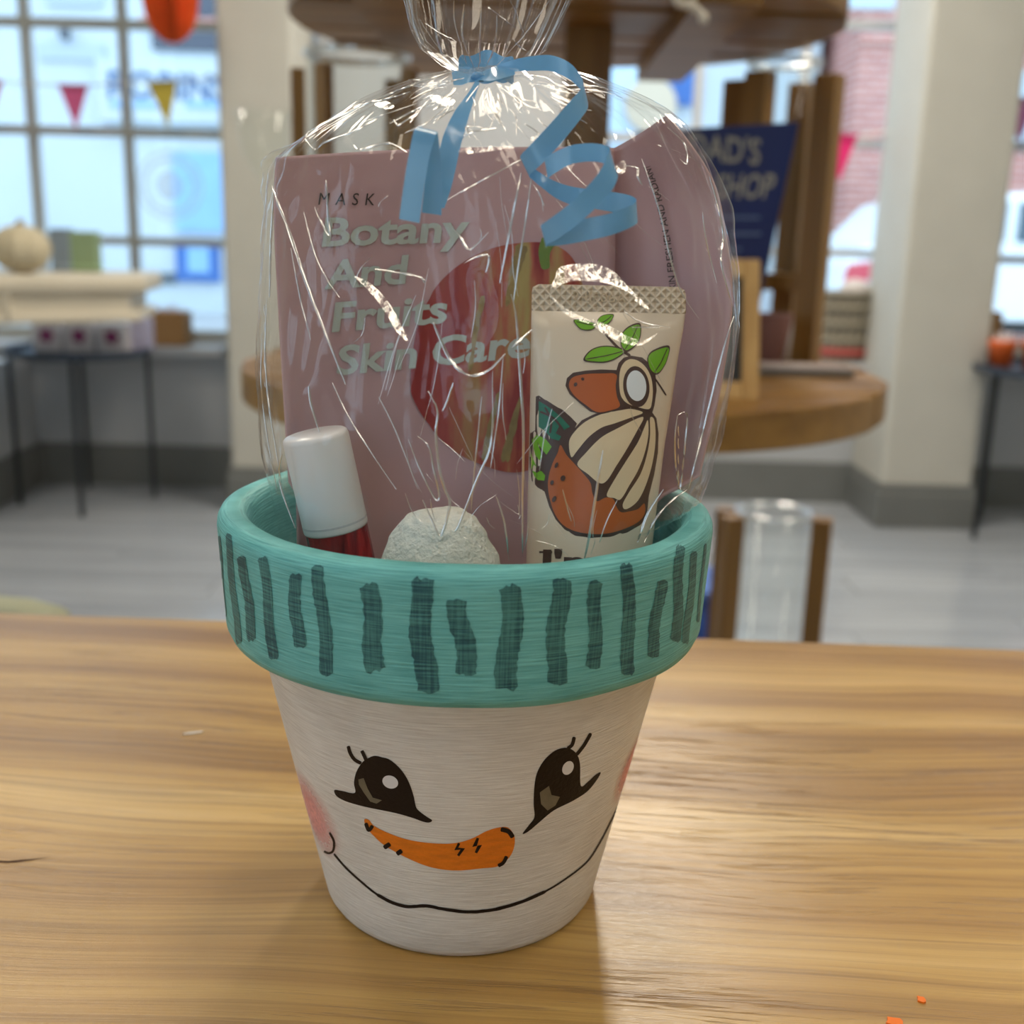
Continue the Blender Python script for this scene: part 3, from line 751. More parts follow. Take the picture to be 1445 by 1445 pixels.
# blue tub on the floor behind the counter
p = atZ(1003, 893, 0.0)
tb = atY(1000, 868, 1.9)
t = thing('storage_tub', (tb.x - .02, 1.9, 0), 'small blue storage tub on the floor behind the flower pot', 'tub')
MB().lathe([(0, 0), (.075, 0), (.095, .25), (.09, .25), (.07, .01), (0, .01)], (tb.x - .05, 1.9, 0), 28).build('tub_body', pm('tub_blue', (44, 84, 166), .4), t, smooth=True)
MB().lathe([(.092, .245), (.104, .245), (.104, .262), (0, .268), (0, .262), (.092, .258)], (tb.x - .05, 1.9, 0), 28).build('tub_lid', pm('tub_lid_blue', (70, 108, 186), .4), t)
# pale rounded thing at the counter's far corner (back rest of a chair)
ch0 = atY(-60, 900, .55); chz = atY(30, 850, .55).z
t = thing('side_chair', (ch0.x, .55, 0), 'pale green padded chair back behind the counter', 'chair')
M_chair = pm('pale_green_fabric', (170, 172, 148), .8, vary=.05)
cx = X(20, .55, 860)
prof = [(cx - .4, chz - .25), (cx - .4, chz - .02), (cx - .3, chz + .005), (cx - .1, chz), (cx + .0, chz - .006), (cx + .035, chz - .015), (cx + .04, chz - .25)]
MB().prism([(x, .55, z) for x, z in prof], (0, .04, 0)).build('backrest', M_chair, t, bevel=.012)
MB().box(cx - .4, cx + .03, .56, .95, .40, .45).build('seat', M_chair, t, bevel=.01)
for x in (cx - .38, cx + .01):
    for y in (.58, .92): MB().obox((x, y, .20), (.013, 0, 0), (0, .013, 0), (0, 0, .2)).build('leg', M_dark, t)
    MB().obox((x, .575, chz - .18), (.012, 0, 0), (0, .008, 0), (0, 0, .13)).build('back_post', M_chair, t)

# ------------------------------------------------------------------ counter
m, nt, bs = newmat('oak_laminate'); N = nt.nodes; L = nt.links
TA = math.radians(-1.77)
def nnoise(src, scale, detail=5, rough=.55, dist=0):
    mp = N.new('ShaderNodeMapping'); mp.inputs['Scale'].default_value = scale; L.new(src, mp.inputs[0])
    n = N.new('ShaderNodeTexNoise'); n.inputs['Scale'].default_value = 1; n.inputs['Detail'].default_value = detail
    n.inputs['Roughness'].default_value = rough; n.inputs['Distortion'].default_value = dist
    L.new(mp.outputs[0], n.inputs[0]); return n.outputs[0]
def ramp(src, stops):
    r = N.new('ShaderNodeValToRGB'); e = r.color_ramp.elements
    while len(e) < len(stops): e.new(.5)
    for k, (p_, c_) in enumerate(stops): e[k].position = p_; e[k].color = (c_ if len(c_) == 4 else tuple(c_) + (1,))
    L.new(src, r.inputs[0]); return r.outputs[0]
def mixc(kind, a, c, f):
    x = N.new('ShaderNodeMix'); x.data_type = 'RGBA'; x.blend_type = kind
    if isinstance(f, (int, float)): x.inputs['Factor'].default_value = f
    else: L.new(f, x.inputs['Factor'])
    for s_, q in ((6, a), (7, c)):
        if isinstance(q, tuple): x.inputs[s_].default_value = q + (1,) if len(q) == 3 else q
        else: L.new(q, x.inputs[s_])
    return x.outputs[2]
tc = N.new('ShaderNodeTexCoord'); rot = N.new('ShaderNodeMapping'); rot.inputs['Rotation'].default_value = (0, 0, -TA)
L.new(tc.outputs['Object'], rot.inputs[0]); src0 = rot.outputs[0]
# let the grain wander a little
wv = nnoise(src0, (3.2, 7, 1), 2); sub = N.new('ShaderNodeMath'); sub.operation = 'MULTIPLY_ADD'; L.new(wv, sub.inputs[0]); sub.inputs[1].default_value = .05; sub.inputs[2].default_value = -.025
cm = N.new('ShaderNodeCombineXYZ'); L.new(sub.outputs[0], cm.inputs[1])
ad = N.new('ShaderNodeVectorMath'); L.new(src0, ad.inputs[0]); L.new(cm.outputs[0], ad.inputs[1]); src = ad.outputs[0]
band = nnoise(src, (.9, 36, 1), 5, .6)
col = ramp(band, [(.28, lin((138, 99, 48))), (.42, lin((170, 130, 68))), (.56, lin((192, 153, 86))), (.72, lin((214, 180, 118)))])
grain = nnoise(src, (4, 330, 1), 7, .7)
col = mixc('MULTIPLY', col, ramp(grain, [(.36, (.62, .57, .50)), (.54, (1, 1, 1))]), .85)
pore = nnoise(src, (24, 520, 1), 3, .6)
pm_ = ramp(pore, [(.36, (1, 1, 1)), (.44, (0, 0, 0))])
pr = nnoise(src, (2.5, 14, 1), 2); pr = ramp(pr, [(.45, (0, 0, 0)), (.62, (1, 1, 1))])
pmask = mixc('MULTIPLY', pm_, pr, 1.0)
col = mixc('MIX', col, lin((128, 94, 58)), mixc('MULTIPLY', pmask, (.6, .6, .6), 1.0))
L.new(col, bs.inputs['Base Color'])
bs.inputs['Roughness'].default_value = .30; bs.inputs['Specular IOR Level'].default_value = .75
bp = N.new('ShaderNodeBump'); bp.inputs['Strength'].default_value = .35; bp.inputs['Distance'].default_value = .0006; L.new(grain, bp.inputs['Height'])
bp2 = N.new('ShaderNodeBump'); bp2.inputs['Strength'].default_value = .5; bp2.inputs['Distance'].default_value = .0005; bp2.invert = True; L.new(pmask, bp2.inputs['Height']); L.new(bp.outputs[0], bp2.inputs['Normal'])
L.new(bp2.outputs[0], bs.inputs['Normal'])
M_table = m
ct = thing('counter_table', (0, -.2, 0), 'oak laminate counter the flower pot stands on', 'table')
def tb(x, y): return V((x * math.cos(TA) - y * math.sin(TA), x * math.sin(TA) + y * math.cos(TA) + .2258, 0))
MB().prism([tb(-1.1, -.85) + V((0, 0, TABLE_Z - .035)), tb(1.1, -.85) + V((0, 0, TABLE_Z - .035)), tb(1.1, 0) + V((0, 0, TABLE_Z - .035)), tb(-1.1, 0) + V((0, 0, TABLE_Z - .035))], (0, 0, .035)).build('worktop', M_table, ct, bevel=.003)
for x in (-1.05, 1.05):
    for y in (-.8, -.05):
        p = tb(x, y); MB().obox((p.x, p.y, (TABLE_Z - .035) / 2), (.03, 0, 0), (0, .03, 0), (0, 0, (TABLE_Z - .035) / 2)).build('leg', M_white, ct)
# bits lying on the counter
def chip(name, px, py, sx, sy, col, lab, cat, rot=0):
    p = atZ(px, py, TABLE_Z); b = MB(); n = 9; c, s = math.cos(rot), math.sin(rot); vs = []
    for k in range(n):
        a = 2 * math.pi * k / n; r = 1 + .22 * math.sin(k * 2.7)
        x, y = sx * r * math.cos(a), sy * r * math.sin(a); vs.append((p.x + x * c - y * s, p.y + x * s + y * c, TABLE_Z - .0002))
    b.prism(vs, (0, 0, .0007)); return tag(b.build(name, pm(name + '_mat', col, .6)), lab, cat)
chip('paint_fleck', 1300, 1412, .0011, .0013, (244, 118, 10), 'tiny orange paint fleck on the counter', 'speck')
chip('paint_spot', 1262, 1443, .0022, .0016, (246, 120, 8), 'larger orange paint spot at the counter', 'speck')
chip('white_thread', 273, 1035, .0038, .0005, (236, 232, 226), 'short white thread lying on the counter', 'thread', .35)
sc1 = atZ(30, 1213, TABLE_Z)
b = MB(); pts = [atZ(x, y, TABLE_Z + .0001) for x, y in ((-20, 1214), (10, 1216), (25, 1215), (45, 1213), (72, 1209))]
b.add([pts[0] + V((0, .0004, 0)), pts[1] + V((0, .0005, 0)), pts[2] + V((0, .0007, 0)), pts[3] + V((0, .0004, 0)), pts[4], pts[3] - V((0, .0003, 0)), pts[2] - V((0, .0008, 0)), pts[1] - V((0, .0007, 0)), pts[0] - V((0, .0004, 0))], [tuple(range(9))])
b.build('surface_crack', pm('crack_brown', (74, 46, 24), .8), ct)

# ------------------------------------------------------------------ the painted flower pot
HP, RB, R1, R2, R3 = .1218, .0348, .0700, .0685, .0417
Z0 = TABLE_Z
def brushed(name, c0, c1, rough=.6, bump=.5, vs=8):
    """hand-brushed paint: horizontal bristle streaks around the pot axis"""
    m, nt, b = newmat(name); N = nt.nodes; L = nt.links
    tc = N.new('ShaderNodeTexCoord'); sx = N.new('ShaderNodeSeparateXYZ'); L.new(tc.outputs['Object'], sx.inputs[0])
    at = N.new('ShaderNodeMath'); at.operation = 'ARCTAN2'; L.new(sx.outputs[1], at.inputs[0]); L.new(sx.outputs[0], at.inputs[1])
    cm = N.new('ShaderNodeCombineXYZ'); L.new(at.outputs[0], cm.inputs[0]); L.new(sx.outputs[2], cm.inputs[2])
    mp = N.new('ShaderNodeMapping'); mp.inputs['Scale'].default_value = (5, 1, 2300); L.new(cm.outputs[0], mp.inputs[0])
    n = N.new('ShaderNodeTexNoise'); n.inputs['Scale'].default_value = 1; n.inputs['Detail'].default_value = 5; n.inputs['Distortion'].default_value = .3; L.new(mp.outputs[0], n.inputs[0])
    n2 = N.new('ShaderNodeTexNoise'); n2.inputs['Scale'].default_value = 45; n2.inputs['Detail'].default_value = 6; L.new(tc.outputs['Object'], n2.inputs[0])
    ad = N.new('ShaderNodeMath'); ad.operation = 'MULTIPLY_ADD'; L.new(n2.outputs[0], ad.inputs[0]); ad.inputs[1].default_value = .5; L.new(n.outputs[0], ad.inputs[2])
    r = N.new('ShaderNodeValToRGB'); r.color_ramp.elements[0].position = .55; r.color_ramp.elements[1].position = .92
    r.color_ramp.elements[0].color = lin(c0) + (1,); r.color_ramp.elements[1].color = lin(c1) + (1,)
    L.new(ad.outputs[0], r.inputs[0]); L.new(r.outputs[0], b.inputs['Base Color']); b.inputs['Roughness'].default_value = rough
    b.inputs['Specular IOR Level'].default_value = .35
    bp = N.new('ShaderNodeBump'); bp.inputs['Strength'].default_value = bump; bp.inputs['Distance'].default_value = .0008; L.new(ad.outputs[0], bp.inputs['Height']); L.new(bp.outputs[0], b.inputs['Normal'])
    return m
M_pot = brushed('white_brushed_paint', (212, 205, 196), (236, 231, 224))
M_teal = brushed('teal_brushed_paint', (86, 162, 162), (122, 200, 198), .5)
M_brush = brushed('dark_teal_brush_stroke', (30, 80, 90), (80, 144, 140), .5)
_n = M_brush.node_tree; _c = [x for x in _n.nodes if x.type == 'COMBXYZ'][0]; _mp = _n.nodes.new('ShaderNodeMapping'); _mp.inputs['Scale'].default_value = (160, 1, 60)
_no = _n.nodes.new('ShaderNodeTexNoise'); _no.inputs['Scale'].default_value = 1; _no.inputs['Detail'].default_value = 3; _n.links.new(_c.outputs[0], _mp.inputs[0]); _n.links.new(_mp.outputs[0], _no.inputs[0])
_ad = [x for x in _n.nodes if x.type == 'MATH' and x.operation == 'MULTIPLY_ADD'][0]; _m2 = _n.nodes.new('ShaderNodeMath'); _m2.operation = 'MULTIPLY_ADD'; _m2.inputs[1].default_value = .7
_n.links.new(_no.outputs[0], _m2.inputs[0]); _n.links.new(_ad.outputs[0], _m2.inputs[2]); _r = _n.nodes['Color Ramp']; _n.links.new(_m2.outputs[0], _r.inputs[0])
_sc = _n.nodes.new('ShaderNodeMath'); _sc.operation = 'MULTIPLY'; _sc.inputs[1].default_value = .7; _n.links.new(_m2.outputs[0], _sc.inputs[0]); _n.links.new(_sc.outputs[0], _r.inputs[0])
_r.color_ramp.elements[0].position = .68; _r.color_ramp.elements[1].position = .90
M_black = pm('black_brown_paint', (26, 15, 13), .55, 0, .25, bump=.2, bscale=900)
M_grey = pm('grey_paint', (112, 104, 86), .5, vary=.15, vscale=300)
M_hl = pm('white_paint', (226, 224, 226), .4)
M_carrot = pm('orange_paint', (232, 124, 22), .45, vary=.12, vscale=200, stretch=(1, 1, 3), bump=.2, bscale=700)
pot = thing('flower_pot', (0, 0, Z0), 'terracotta pot painted as a white smiling snowman with teal hat-band rim', 'pot')
SEG = 180
outer = [(0, 0), (R3 - .004, 0), (R3 - .0012, .0005), (R3, .0025)]
RT_ = .0602
for k in range(1, 13): outer.append((R3 + (RT_ - R3) * k / 12, .0025 + (.0880 - .0025) * k / 12))
body = MB().lathe(outer + [(.0596, .0895), (.0560, .0870), (.0375, .0065), (0, .006)], (0, 0, Z0), SEG).build('body', M_pot, pot, smooth=True)
rimp = [(.0590, .0868), (R2 - .0030, .0866), (R2 - .0010, .0872), (R2, .0895)]
for k in range(1, 8): rimp.append((R2 + (R1 - R2) * k / 7, .0895 + (HP - .0045 - .0895) * k / 7))
rimp += [(R1 - .0002, HP - .0026), (R1 - .0011, HP - .0009), (R1 - .0028, HP), (R1 - .0058, HP), (R1 - .0075, HP - .0008), (R1 - .0087, HP - .0030), (R1 - .0094, HP - .0075), (.0590, .0868)]
rb_ = MB().lathe(rimp, (0, 0, Z0), SEG)
# thrown clay is a little uneven
rb_.v = [(x * (1 + .004 * noise.noise(V((x * 25, y * 25, z * 10)))), y * (1 + .004 * noise.noise(V((x * 25, y * 25, z * 10 + 7)))), z + .0005 * noise.noise(V((x * 40, y * 40, 3)))) for x, y, z in rb_.v]
rim = rb_.build('rim', M_teal, pot, smooth=True)
BV_body, BV_rim = bvh_of(body), bvh_of(rim)
STR = [((309, 756), (318, 870), 5), ((322, 753), (337, 908), 9), ((342, 785), (357, 904), 13), ((371, 786), (387, 930), 14), ((415, 810), (422, 914), 18),
       ((449, 798), (463, 953), 19), ((520, 824), (531, 948), 28), ((593, 815), (601, 978), 32), ((645, 845), (660, 952), 30), ((722, 827), (716, 973), 32),
       ((791, 816), (783, 966), 28), ((841, 819), (837, 943), 20), ((885, 796), (887, 952), 19), ((933, 818), (919, 928), 16), ((960, 770), (953, 905), 14), ((980, 778), (967, 908), 10), ((995, 767), (984, 878), 4)]
for k, (a, c, wd) in enumerate(STR):
    pts = [(a[0] + (c[0] - a[0]) * t + wd * .12 * math.sin(7 * t + k * 2), a[1] + (c[1] - a[1]) * t) for t in (i / 8 for i in range(9))]
    stroke('brush_stripe', pts, (wd * .92, wd), BV_rim, .00012, M_brush, rim, sub=4, jag=wd * .10)

def K(pts, ox=400, oy=980, s=2.7264): return [(ox + x / s, oy + y / s) for x, y in pts]
eyeL = [(197, 367), (225, 370), (275, 378), (272, 340), (280, 300), (300, 265), (320, 248), (350, 235), (378, 240), (410, 250), (450, 285), (480, 330), (500, 385), (510, 430), (522, 447), (550, 468), (572, 483), (560, 492), (535, 488), (500, 475), (430, 455), (340, 437), (290, 425), (240, 410), (205, 390)]
eyeR = [(920, 533), (945, 500), (965, 470), (962, 420), (965, 350), (975, 300), (1000, 255), (1030, 225), (1060, 208), (1095, 205), (1125, 225), (1140, 265), (1143, 350), (1170, 335), (1200, 308), (1220, 300), (1200, 335), (1165, 375), (1110, 410), (1040, 445), (985, 490), (950, 520), (930, 533)]
for pl_, hl, gr, lashes in (
    (eyeL, ell(412, 335, 31, 24, .4), [(290, 325), (310, 320), (325, 360), (345, 395), (380, 405), (360, 418), (335, 410), (310, 375), (292, 345)],
     ([(250, 197), (258, 225), (275, 250), (300, 264)], [(302, 215), (310, 232), (320, 254)])),
    (eyeR, ell(1093, 281, 20, 28, .5), [(985, 375), (1020, 350), (1030, 385), (1062, 392), (1045, 425), (1015, 445), (990, 420)],
     ([(1092, 207), (1110, 192), (1118, 162)], [(1126, 232), (1155, 195), (1182, 148)]))):
    e = decal('eye', K(pl_), BV_body, .00010, M_black, body, smooth=True, step=6)
    decal('eye_highlight', K(hl), BV_body, .00020, M_hl, body)
    decal('eye_reflection', K(gr), BV_body, .00020, M_grey, body, smooth=False)
    for l_ in lashes: stroke('eyelash', K(l_), 5.0, BV_body, .00011, M_black, body)
nose = [(312, 480), (330, 482), (350, 505), (400, 530), (470, 555), (560, 570), (650, 572), (720, 555), (780, 525), (830, 510), (865, 512), (888, 545), (886, 590), (865, 630), (825, 660), (760, 668), (680, 676), (610, 672), (540, 655), (460, 620), (390, 580), (350, 545), (320, 510)]
decal('carrot_nose', K(nose), BV_body, .00012, M_carrot, body)
for s_, w_ in (([(318, 492), (330, 520), (345, 502)], 3.5), ([(388, 588), (412, 572)], 4.5), ([(437, 612), (457, 598)], 4.5), ([(676, 570), (665, 592), (690, 592), (672, 618)], 4.5),
               ([(748, 550), (735, 582), (755, 578), (740, 607)], 4.5), ([(835, 516), (865, 525), (882, 548)], 4.5), ([(858, 620), (845, 645), (825, 657)], 3.5)):
    stroke('nose_mark', K(s_), w_ * 1.45, BV_body, .00024, M_black, body, smooth=len(s_) < 4)
mouth = [(195, 612), (240, 665), (300, 720), (360, 768), (420, 800), (480, 815), (550, 812), (620, 825), (700, 835), (760, 833), (830, 822), (920, 795), (1010, 755), (1090, 705), (1165, 645), (1210, 580), (1250, 505), (1290, 420), (1316, 345)]
stroke('smile_line', K(mouth), (3.0, 2.4), BV_body, .00011, M_black, body)
stroke('smile_line', K(mouth[3:13]), 4.6, BV_body, .00013, M_black, body, jag=.5)
stroke('smile_end', K([(178, 530), (195, 565), (192, 600), (175, 610), (157, 602)]), 3.2, BV_body, .00012, M_black, body)
stroke('smile_end', K([(1323, 318), (1318, 345), (1311, 376)]), 3.0, BV_body, .00012, M_black, body)
def blush(px, py, r):
    """soft dabbed paint: opacity falls off from the dab's middle"""
    c = None
    while c is None: c = cast(BV_body, px, py, 0); px += 2 if px < 655 else -2
    m = bpy.data.materials.new('pink_blush'); m.use_nodes = True; nt = m.node_tree; N = nt.nodes; L = nt.links; b = N['Principled BSDF']
    b.inputs['Base Color'].default_value = lin((244, 166, 158)) + (1,); b.inputs['Roughness'].default_value = .7
    tc = N.new('ShaderNodeTexCoord'); d = N.new('ShaderNodeVectorMath'); d.operation = 'DISTANCE'; d.inputs[1].default_value = c; L.new(tc.outputs['Object'], d.inputs[0])
    n = N.new('ShaderNodeTexNoise'); n.inputs['Scale'].default_value = 900; L.new(tc.outputs['Object'], n.inputs[0])
    mr = N.new('ShaderNodeMapRange'); mr.inputs['From Min'].default_value = r * .25; mr.inputs['From Max'].default_value = r; mr.inputs['To Min'].default_value = .85; mr.inputs['To Max'].default_value = 0
    L.new(d.outputs['Value'], mr.inputs['Value']); mu = N.new('ShaderNodeMath'); mu.operation = 'MULTIPLY'; L.new(mr.outputs[0], mu.inputs[0])
    ad = N.new('ShaderNodeMath'); ad.operation = 'ADD'; ad.inputs[1].default_value = .45; L.new(n.outputs[0], ad.inputs[0]); L.new(ad.outputs[0], mu.inputs[1]); mu.use_clamp = True
    L.new(mu.outputs[0], b.inputs['Alpha'])
    # patch of the pot's own surface around the dab
    vs, fs = [], []; a0 = math.atan2(c.y, c.x); n1 = 18
    for i in range(n1 + 1):
        for j in range(n1 + 1):
            a = a0 + (i / n1 - .5) * 2.2 * r / .052; z = c.z - Z0 + (j / n1 - .5) * 2.2 * r
            rr = R3 + (RT_ - R3) * (z - .0025) / (.0880 - .0025) + .00008
            vs.append((rr * math.cos(a), rr * math.sin(a), Z0 + z))
    for i in range(n1):
        for j in range(n1): fs.append((i * (n1 + 1) + j, (i + 1) * (n1 + 1) + j, (i + 1) * (n1 + 1) + j + 1, i * (n1 + 1) + j + 1))
    mesh('cheek', vs, fs, m, body, smooth=True)
blush(442, 1148, .0145); blush(893, 1082, .012)

# ------------------------------------------------------------------ what the pot holds
def r_in(z):        # inner radius of the pot at height z above the counter
    z = max(.0065, min(z, HP))
    return .0375 + (.0560 - .0375) * (z - .0065) / .0805 if z < .087 else (.0560 if z < .0905 else min(.0590, .0560 + (z - .0905) * .5))
def patch(name, L_, R_, top, YF, nu, nv, mat, parent, gap=.0035):
    """sheet between a left and a right edge seen in the photograph, bent in depth by YF(u, v)"""
    vs = []; fs = []
    L2 = crom([(a, b, 0) for a, b in L_], False, 12); R2_ = crom([(a, b, 0) for a, b in R_], False, 12)
    def samp(P, t):
        k = t * (len(P) - 1); i = min(int(k), len(P) - 2); return P[i].lerp(P[i + 1], k - i)
    for j in range(nv + 1):
        v = j / nv; a, c = samp(L2, v), samp(R2_, v)
        for i in range(nu + 1):
            u = i / nu; p = a.lerp(c, u); p.y += top(u) * (1 - v) ** 3
            q = atY(p.x, p.y, YF(u, v)); zz = q.z - Z0
            if zz < HP + .016:
                r = math.hypot(q.x, q.y); lim = r_in(zz) - gap + max(0, zz - HP) * 2.0
                if r > lim: q.x *= lim / r; q.y *= lim / r
            vs.append(q)
    for j in range(nv):
        for i in range(nu): fs.append((j * (nu + 1) + i, j * (nu + 1) + i + 1, (j + 1) * (nu + 1) + i + 1, (j + 1) * (nu + 1) + i))
    return mesh(name, vs, fs, mat, parent, smooth=True)
M_pack = pm('dusty_rose_foil', (194, 160, 164), .42, 0, .4, vary=.03, vscale=20, bump=.1, bscale=80)
M_fruit, nt, b = newmat('fruit_print'); N = nt.nodes; L = nt.links
tc = N.new('ShaderNodeTexCoord'); mp = N.new('ShaderNodeMapping'); mp.inputs['Scale'].default_value = (150, 60, 30); mp.inputs['Rotation'].default_value = (0, -.35, 0); L.new(tc.outputs['Object'], mp.inputs[0])
n = N.new('ShaderNodeTexNoise'); n.inputs['Scale'].default_value = 1; n.inputs['Detail'].default_value = 6; L.new(mp.outputs[0], n.inputs[0])
r1 = N.new('ShaderNodeValToRGB'); e = r1.color_ramp.elements
e[0].position = .36; e[0].color = lin((146, 44, 44)) + (1,); e[1].position = .62; e[1].color = lin((176, 156, 92)) + (1,)
x_ = e.new(.48); x_.color = lin((178, 92, 68)) + (1,)
L.new(n.outputs[0], r1.inputs[0])
sx = N.new('ShaderNodeSeparateXYZ'); L.new(tc.outputs['Object'], sx.inputs[0])
mr = N.new('ShaderNodeMapRange'); fa = atY(590, 500, .02).x; fb = atY(730, 500, .02).x
mr.inputs['From Min'].default_value = fa; mr.inputs['From Max'].default_value = fb; L.new(sx.outputs[0], mr.inputs['Value'])
mx = N.new('ShaderNodeMix'); mx.data_type = 'RGBA'; L.new(mr.outputs[0], mx.inputs['Factor']); mx.inputs[6].default_value = lin((150, 48, 52)) + (1,); L.new(r1.outputs[0], mx.inputs[7])
L.new(mx.outputs[2], b.inputs['Base Color']); b.inputs['Roughness'].default_value = .42
M_ptext = pm('pale_print', (184, 194, 188), .5)
M_dtext = pm('dark_print', (52, 44, 46), .5)
M_leafp = pm('leaf_print', (112, 140, 56), .5, vary=.1, vscale=150)

pk1 = thing('sheet_mask_packet', (0, .02, Z0 + .05), 'dusty pink face mask packet with pale lettering and a red fruit picture', 'packet')
f1 = patch('packet_front', [(389, 222), (386, 300), (393, 450), (402, 600), (412, 760), (425, 900)], [(866, 209), (868, 330), (866, 450), (864, 600), (860, 760), (850, 900)],
           lambda u: -6 * math.sin(u * math.pi), lambda u, v: .006 + .022 * min(1, u * 2.2) ** .8 - .004 * v, 40, 50, M_pack, pk1, .0090)
BV1 = bvh_of(f1)
md = f1.modifiers.new('thick', 'SOLIDIFY'); md.thickness = .0009; md.offset = 1
fr_ = [(577, 540), (585, 470), (605, 420), (640, 380), (690, 352), (745, 342), (785, 347), (812, 372), (826, 430), (828, 520), (812, 600), (785, 645), (745, 663), (715, 665), (680, 655), (640, 635), (605, 600), (585, 570)]
fo = decal('fruit_picture', fr_, BV1, .0013, M_fruit, f1)
for lp, w_ in (([(775, 338), (768, 356), (770, 380)], 22),):
    stroke('leaf_picture', lp, (w_, w_ * .5), BV1, .0015, M_leafp, f1)
M_streak = pm('fruit_streak_print', (150, 128, 76), .45, vary=.25, vscale=260)
for lp, w_ in (([(738, 347), (726, 385), (716, 432)], (20, 6)), ([(682, 418), (673, 460), (664, 522)], (9, 4)), ([(704, 552), (692, 600), (684, 648)], (5, 11)), ([(735, 560), (722, 610), (712, 650)], (6, 14))):
    stroke('fruit_streak', lp, w_, BV1, .00145, M_streak, f1, jag=3)
print_text('lettering', 'MASK', (447, 289), (526, 290), (2.5, -17), BV1, .0013, M_dtext, f1, 0, 1.75)
for body_, a, c, u_ in (('Botany', (452, 347), (660, 340), (5, -39)), ('And', (455, 407), (570, 399), (5, -39)), ('Fruits', (466, 467), (630, 454), (5, -40)), ('Skin Care', (472, 528), (747, 502), (5, -40))):
    print_text('lettering', body_, a, c, u_, BV1, .0014, M_ptext, f1, .026)
pk2 = thing('second_mask_packet', (.04, .03, Z0 + .05), 'dusty pink packet with small dark edge lettering leaning behind the hand cream tube', 'packet')
f2 = patch('packet_front', [(790, 236), (792, 400), (796, 560), (800, 700), (806, 880)], [(940, 163), (1000, 248), (1022, 330), (1031, 430), (1014, 550), (992, 640), (970, 740), (945, 880)],
           lambda u: 10 * math.sin(u * math.pi), lambda u, v: .0380 - .0295 * u ** 1.7, 30, 50, M_pack, pk2, .0044)
BV2 = bvh_of(f2)
md = f2.modifiers.new('thick', 'SOLIDIFY'); md.thickness = .0009; md.offset = 1
vs_, fs_ = text_geo('YOUR SKIN FRESHEN AND RADIANT', .01)
spine = crom([(962, 428, 0), (957, 400, 0), (950, 340, 0), (938, 280, 0), (921, 230, 0)], False, 20)
out_ = []; idx_ = {}
for i, (u, v) in enumerate(vs_):
    k = u * (len(spine) - 1); j = min(int(k), len(spine) - 2); p = spine[j].lerp(spine[j + 1], k - j); t_ = (spine[j + 1] - spine[j]).normalized()
    q = p + V((t_.y, -t_.x, 0)) * v * 9.5
    h = cast(BV2, q.x, q.y, .0014)
    if h is not None: idx_[i] = len(out_); out_.append(h)
mesh('lettering', out_, [tuple(idx_[i] for i in f) for f in fs_ if all(i in idx_ for i in f)], M_dtext, f2)

# hand cream tube
M_tube = pm('cream_plastic', (222, 206, 184), .35, vary=.015)
tube = thing('hand_cream_tube', (.04, 0, Z0 + .06), 'cream squeeze tube with a brown nut drawing and green leaves', 'tube')
def loft(rows, n=48, e=2.0):
    vs = []; fs = []
    for (xl, xr, y, Yc, bdep) in rows:
        a, c = atY(xl, y, Yc), atY(xr, y + (xr - xl) * .02, Yc); ce = (a + c) / 2; h = (c - a) / 2
        for k in range(n):
            t = 2 * math.pi * k / n; co, si = math.cos(t), math.sin(t)
            vs.append(ce + h * (abs(co) ** (2 / e)) * (1 if co >= 0 else -1) + V((0, bdep * si, 0)))
    for j in range(len(rows) - 1):
        for k in range(n): fs.append((j * n + k, j * n + (k + 1) % n, (j + 1) * n + (k + 1) % n, (j + 1) * n + k))
    fs.append(tuple(range(n))); fs.append(tuple((len(rows) - 1) * n + k for k in range(n))[::-1])
    return vs, fs
trow = crom([(750, 967, 440, .006), (749, 960, 500, .005), (747.5, 950, 560, .004), (746, 941, 620, .003)], False, 3) if False else None
R_ = [(750, 967, 438, .0065, .0016), (749.5, 964, 462, .006, .0042), (749, 957, 500, .005, .0078), (748, 948, 560, .004, .0115), (747, 938, 620, .002, .0138), (745, 929, 690, 0, .0152), (743, 918, 780, -.003, .0162), (740, 905, 880, -.006, .0165), (738, 896, 950, -.008, .0165)]
tb_ = mesh('tube_body', *loft(R_), M_tube, tube, smooth=True)
BVT = bvh_of(tb_)
# crimped seal with cross-hatched relief
m, nt, b = newmat('crimp_hatch'); N = nt.nodes; L = nt.links
b.inputs['Base Color'].default_value = lin((214, 196, 172)) + (1,); b.inputs['Roughness'].default_value = .4
tc = N.new('ShaderNodeTexCoord'); hs_ = []
for sgn in (1, -1):
    mp = N.new('ShaderNodeMapping'); mp.inputs['Rotation'].default_value = (0, sgn * math.pi / 4, 0); L.new(tc.outputs['Object'], mp.inputs[0])
    wv_ = N.new('ShaderNodeTexWave'); wv_.bands_direction = 'X'; wv_.inputs['Scale'].default_value = 150; L.new(mp.outputs[0], wv_.inputs[0]); hs_.append(wv_.outputs['Fac'])
mxm = N.new('ShaderNodeMath'); mxm.operation = 'MAXIMUM'; L.new(hs_[0], mxm.inputs[0]); L.new(hs_[1], mxm.inputs[1])
bp = N.new('ShaderNodeBump'); bp.inputs['Strength'].default_value = 1; bp.inputs['Distance'].default_value = .0008; L.new(mxm.outputs[0], bp.inputs['Height']); L.new(bp.outputs[0], b.inputs['Normal'])
rr_ = N.new('ShaderNodeValToRGB'); rr_.color_ramp.elements[0].color = lin((204, 186, 160)) + (1,); rr_.color_ramp.elements[1].color = lin((224, 208, 186)) + (1,); L.new(mxm.outputs[0], rr_.inputs[0]); L.new(rr_.outputs[0], b.inputs['Base Color'])
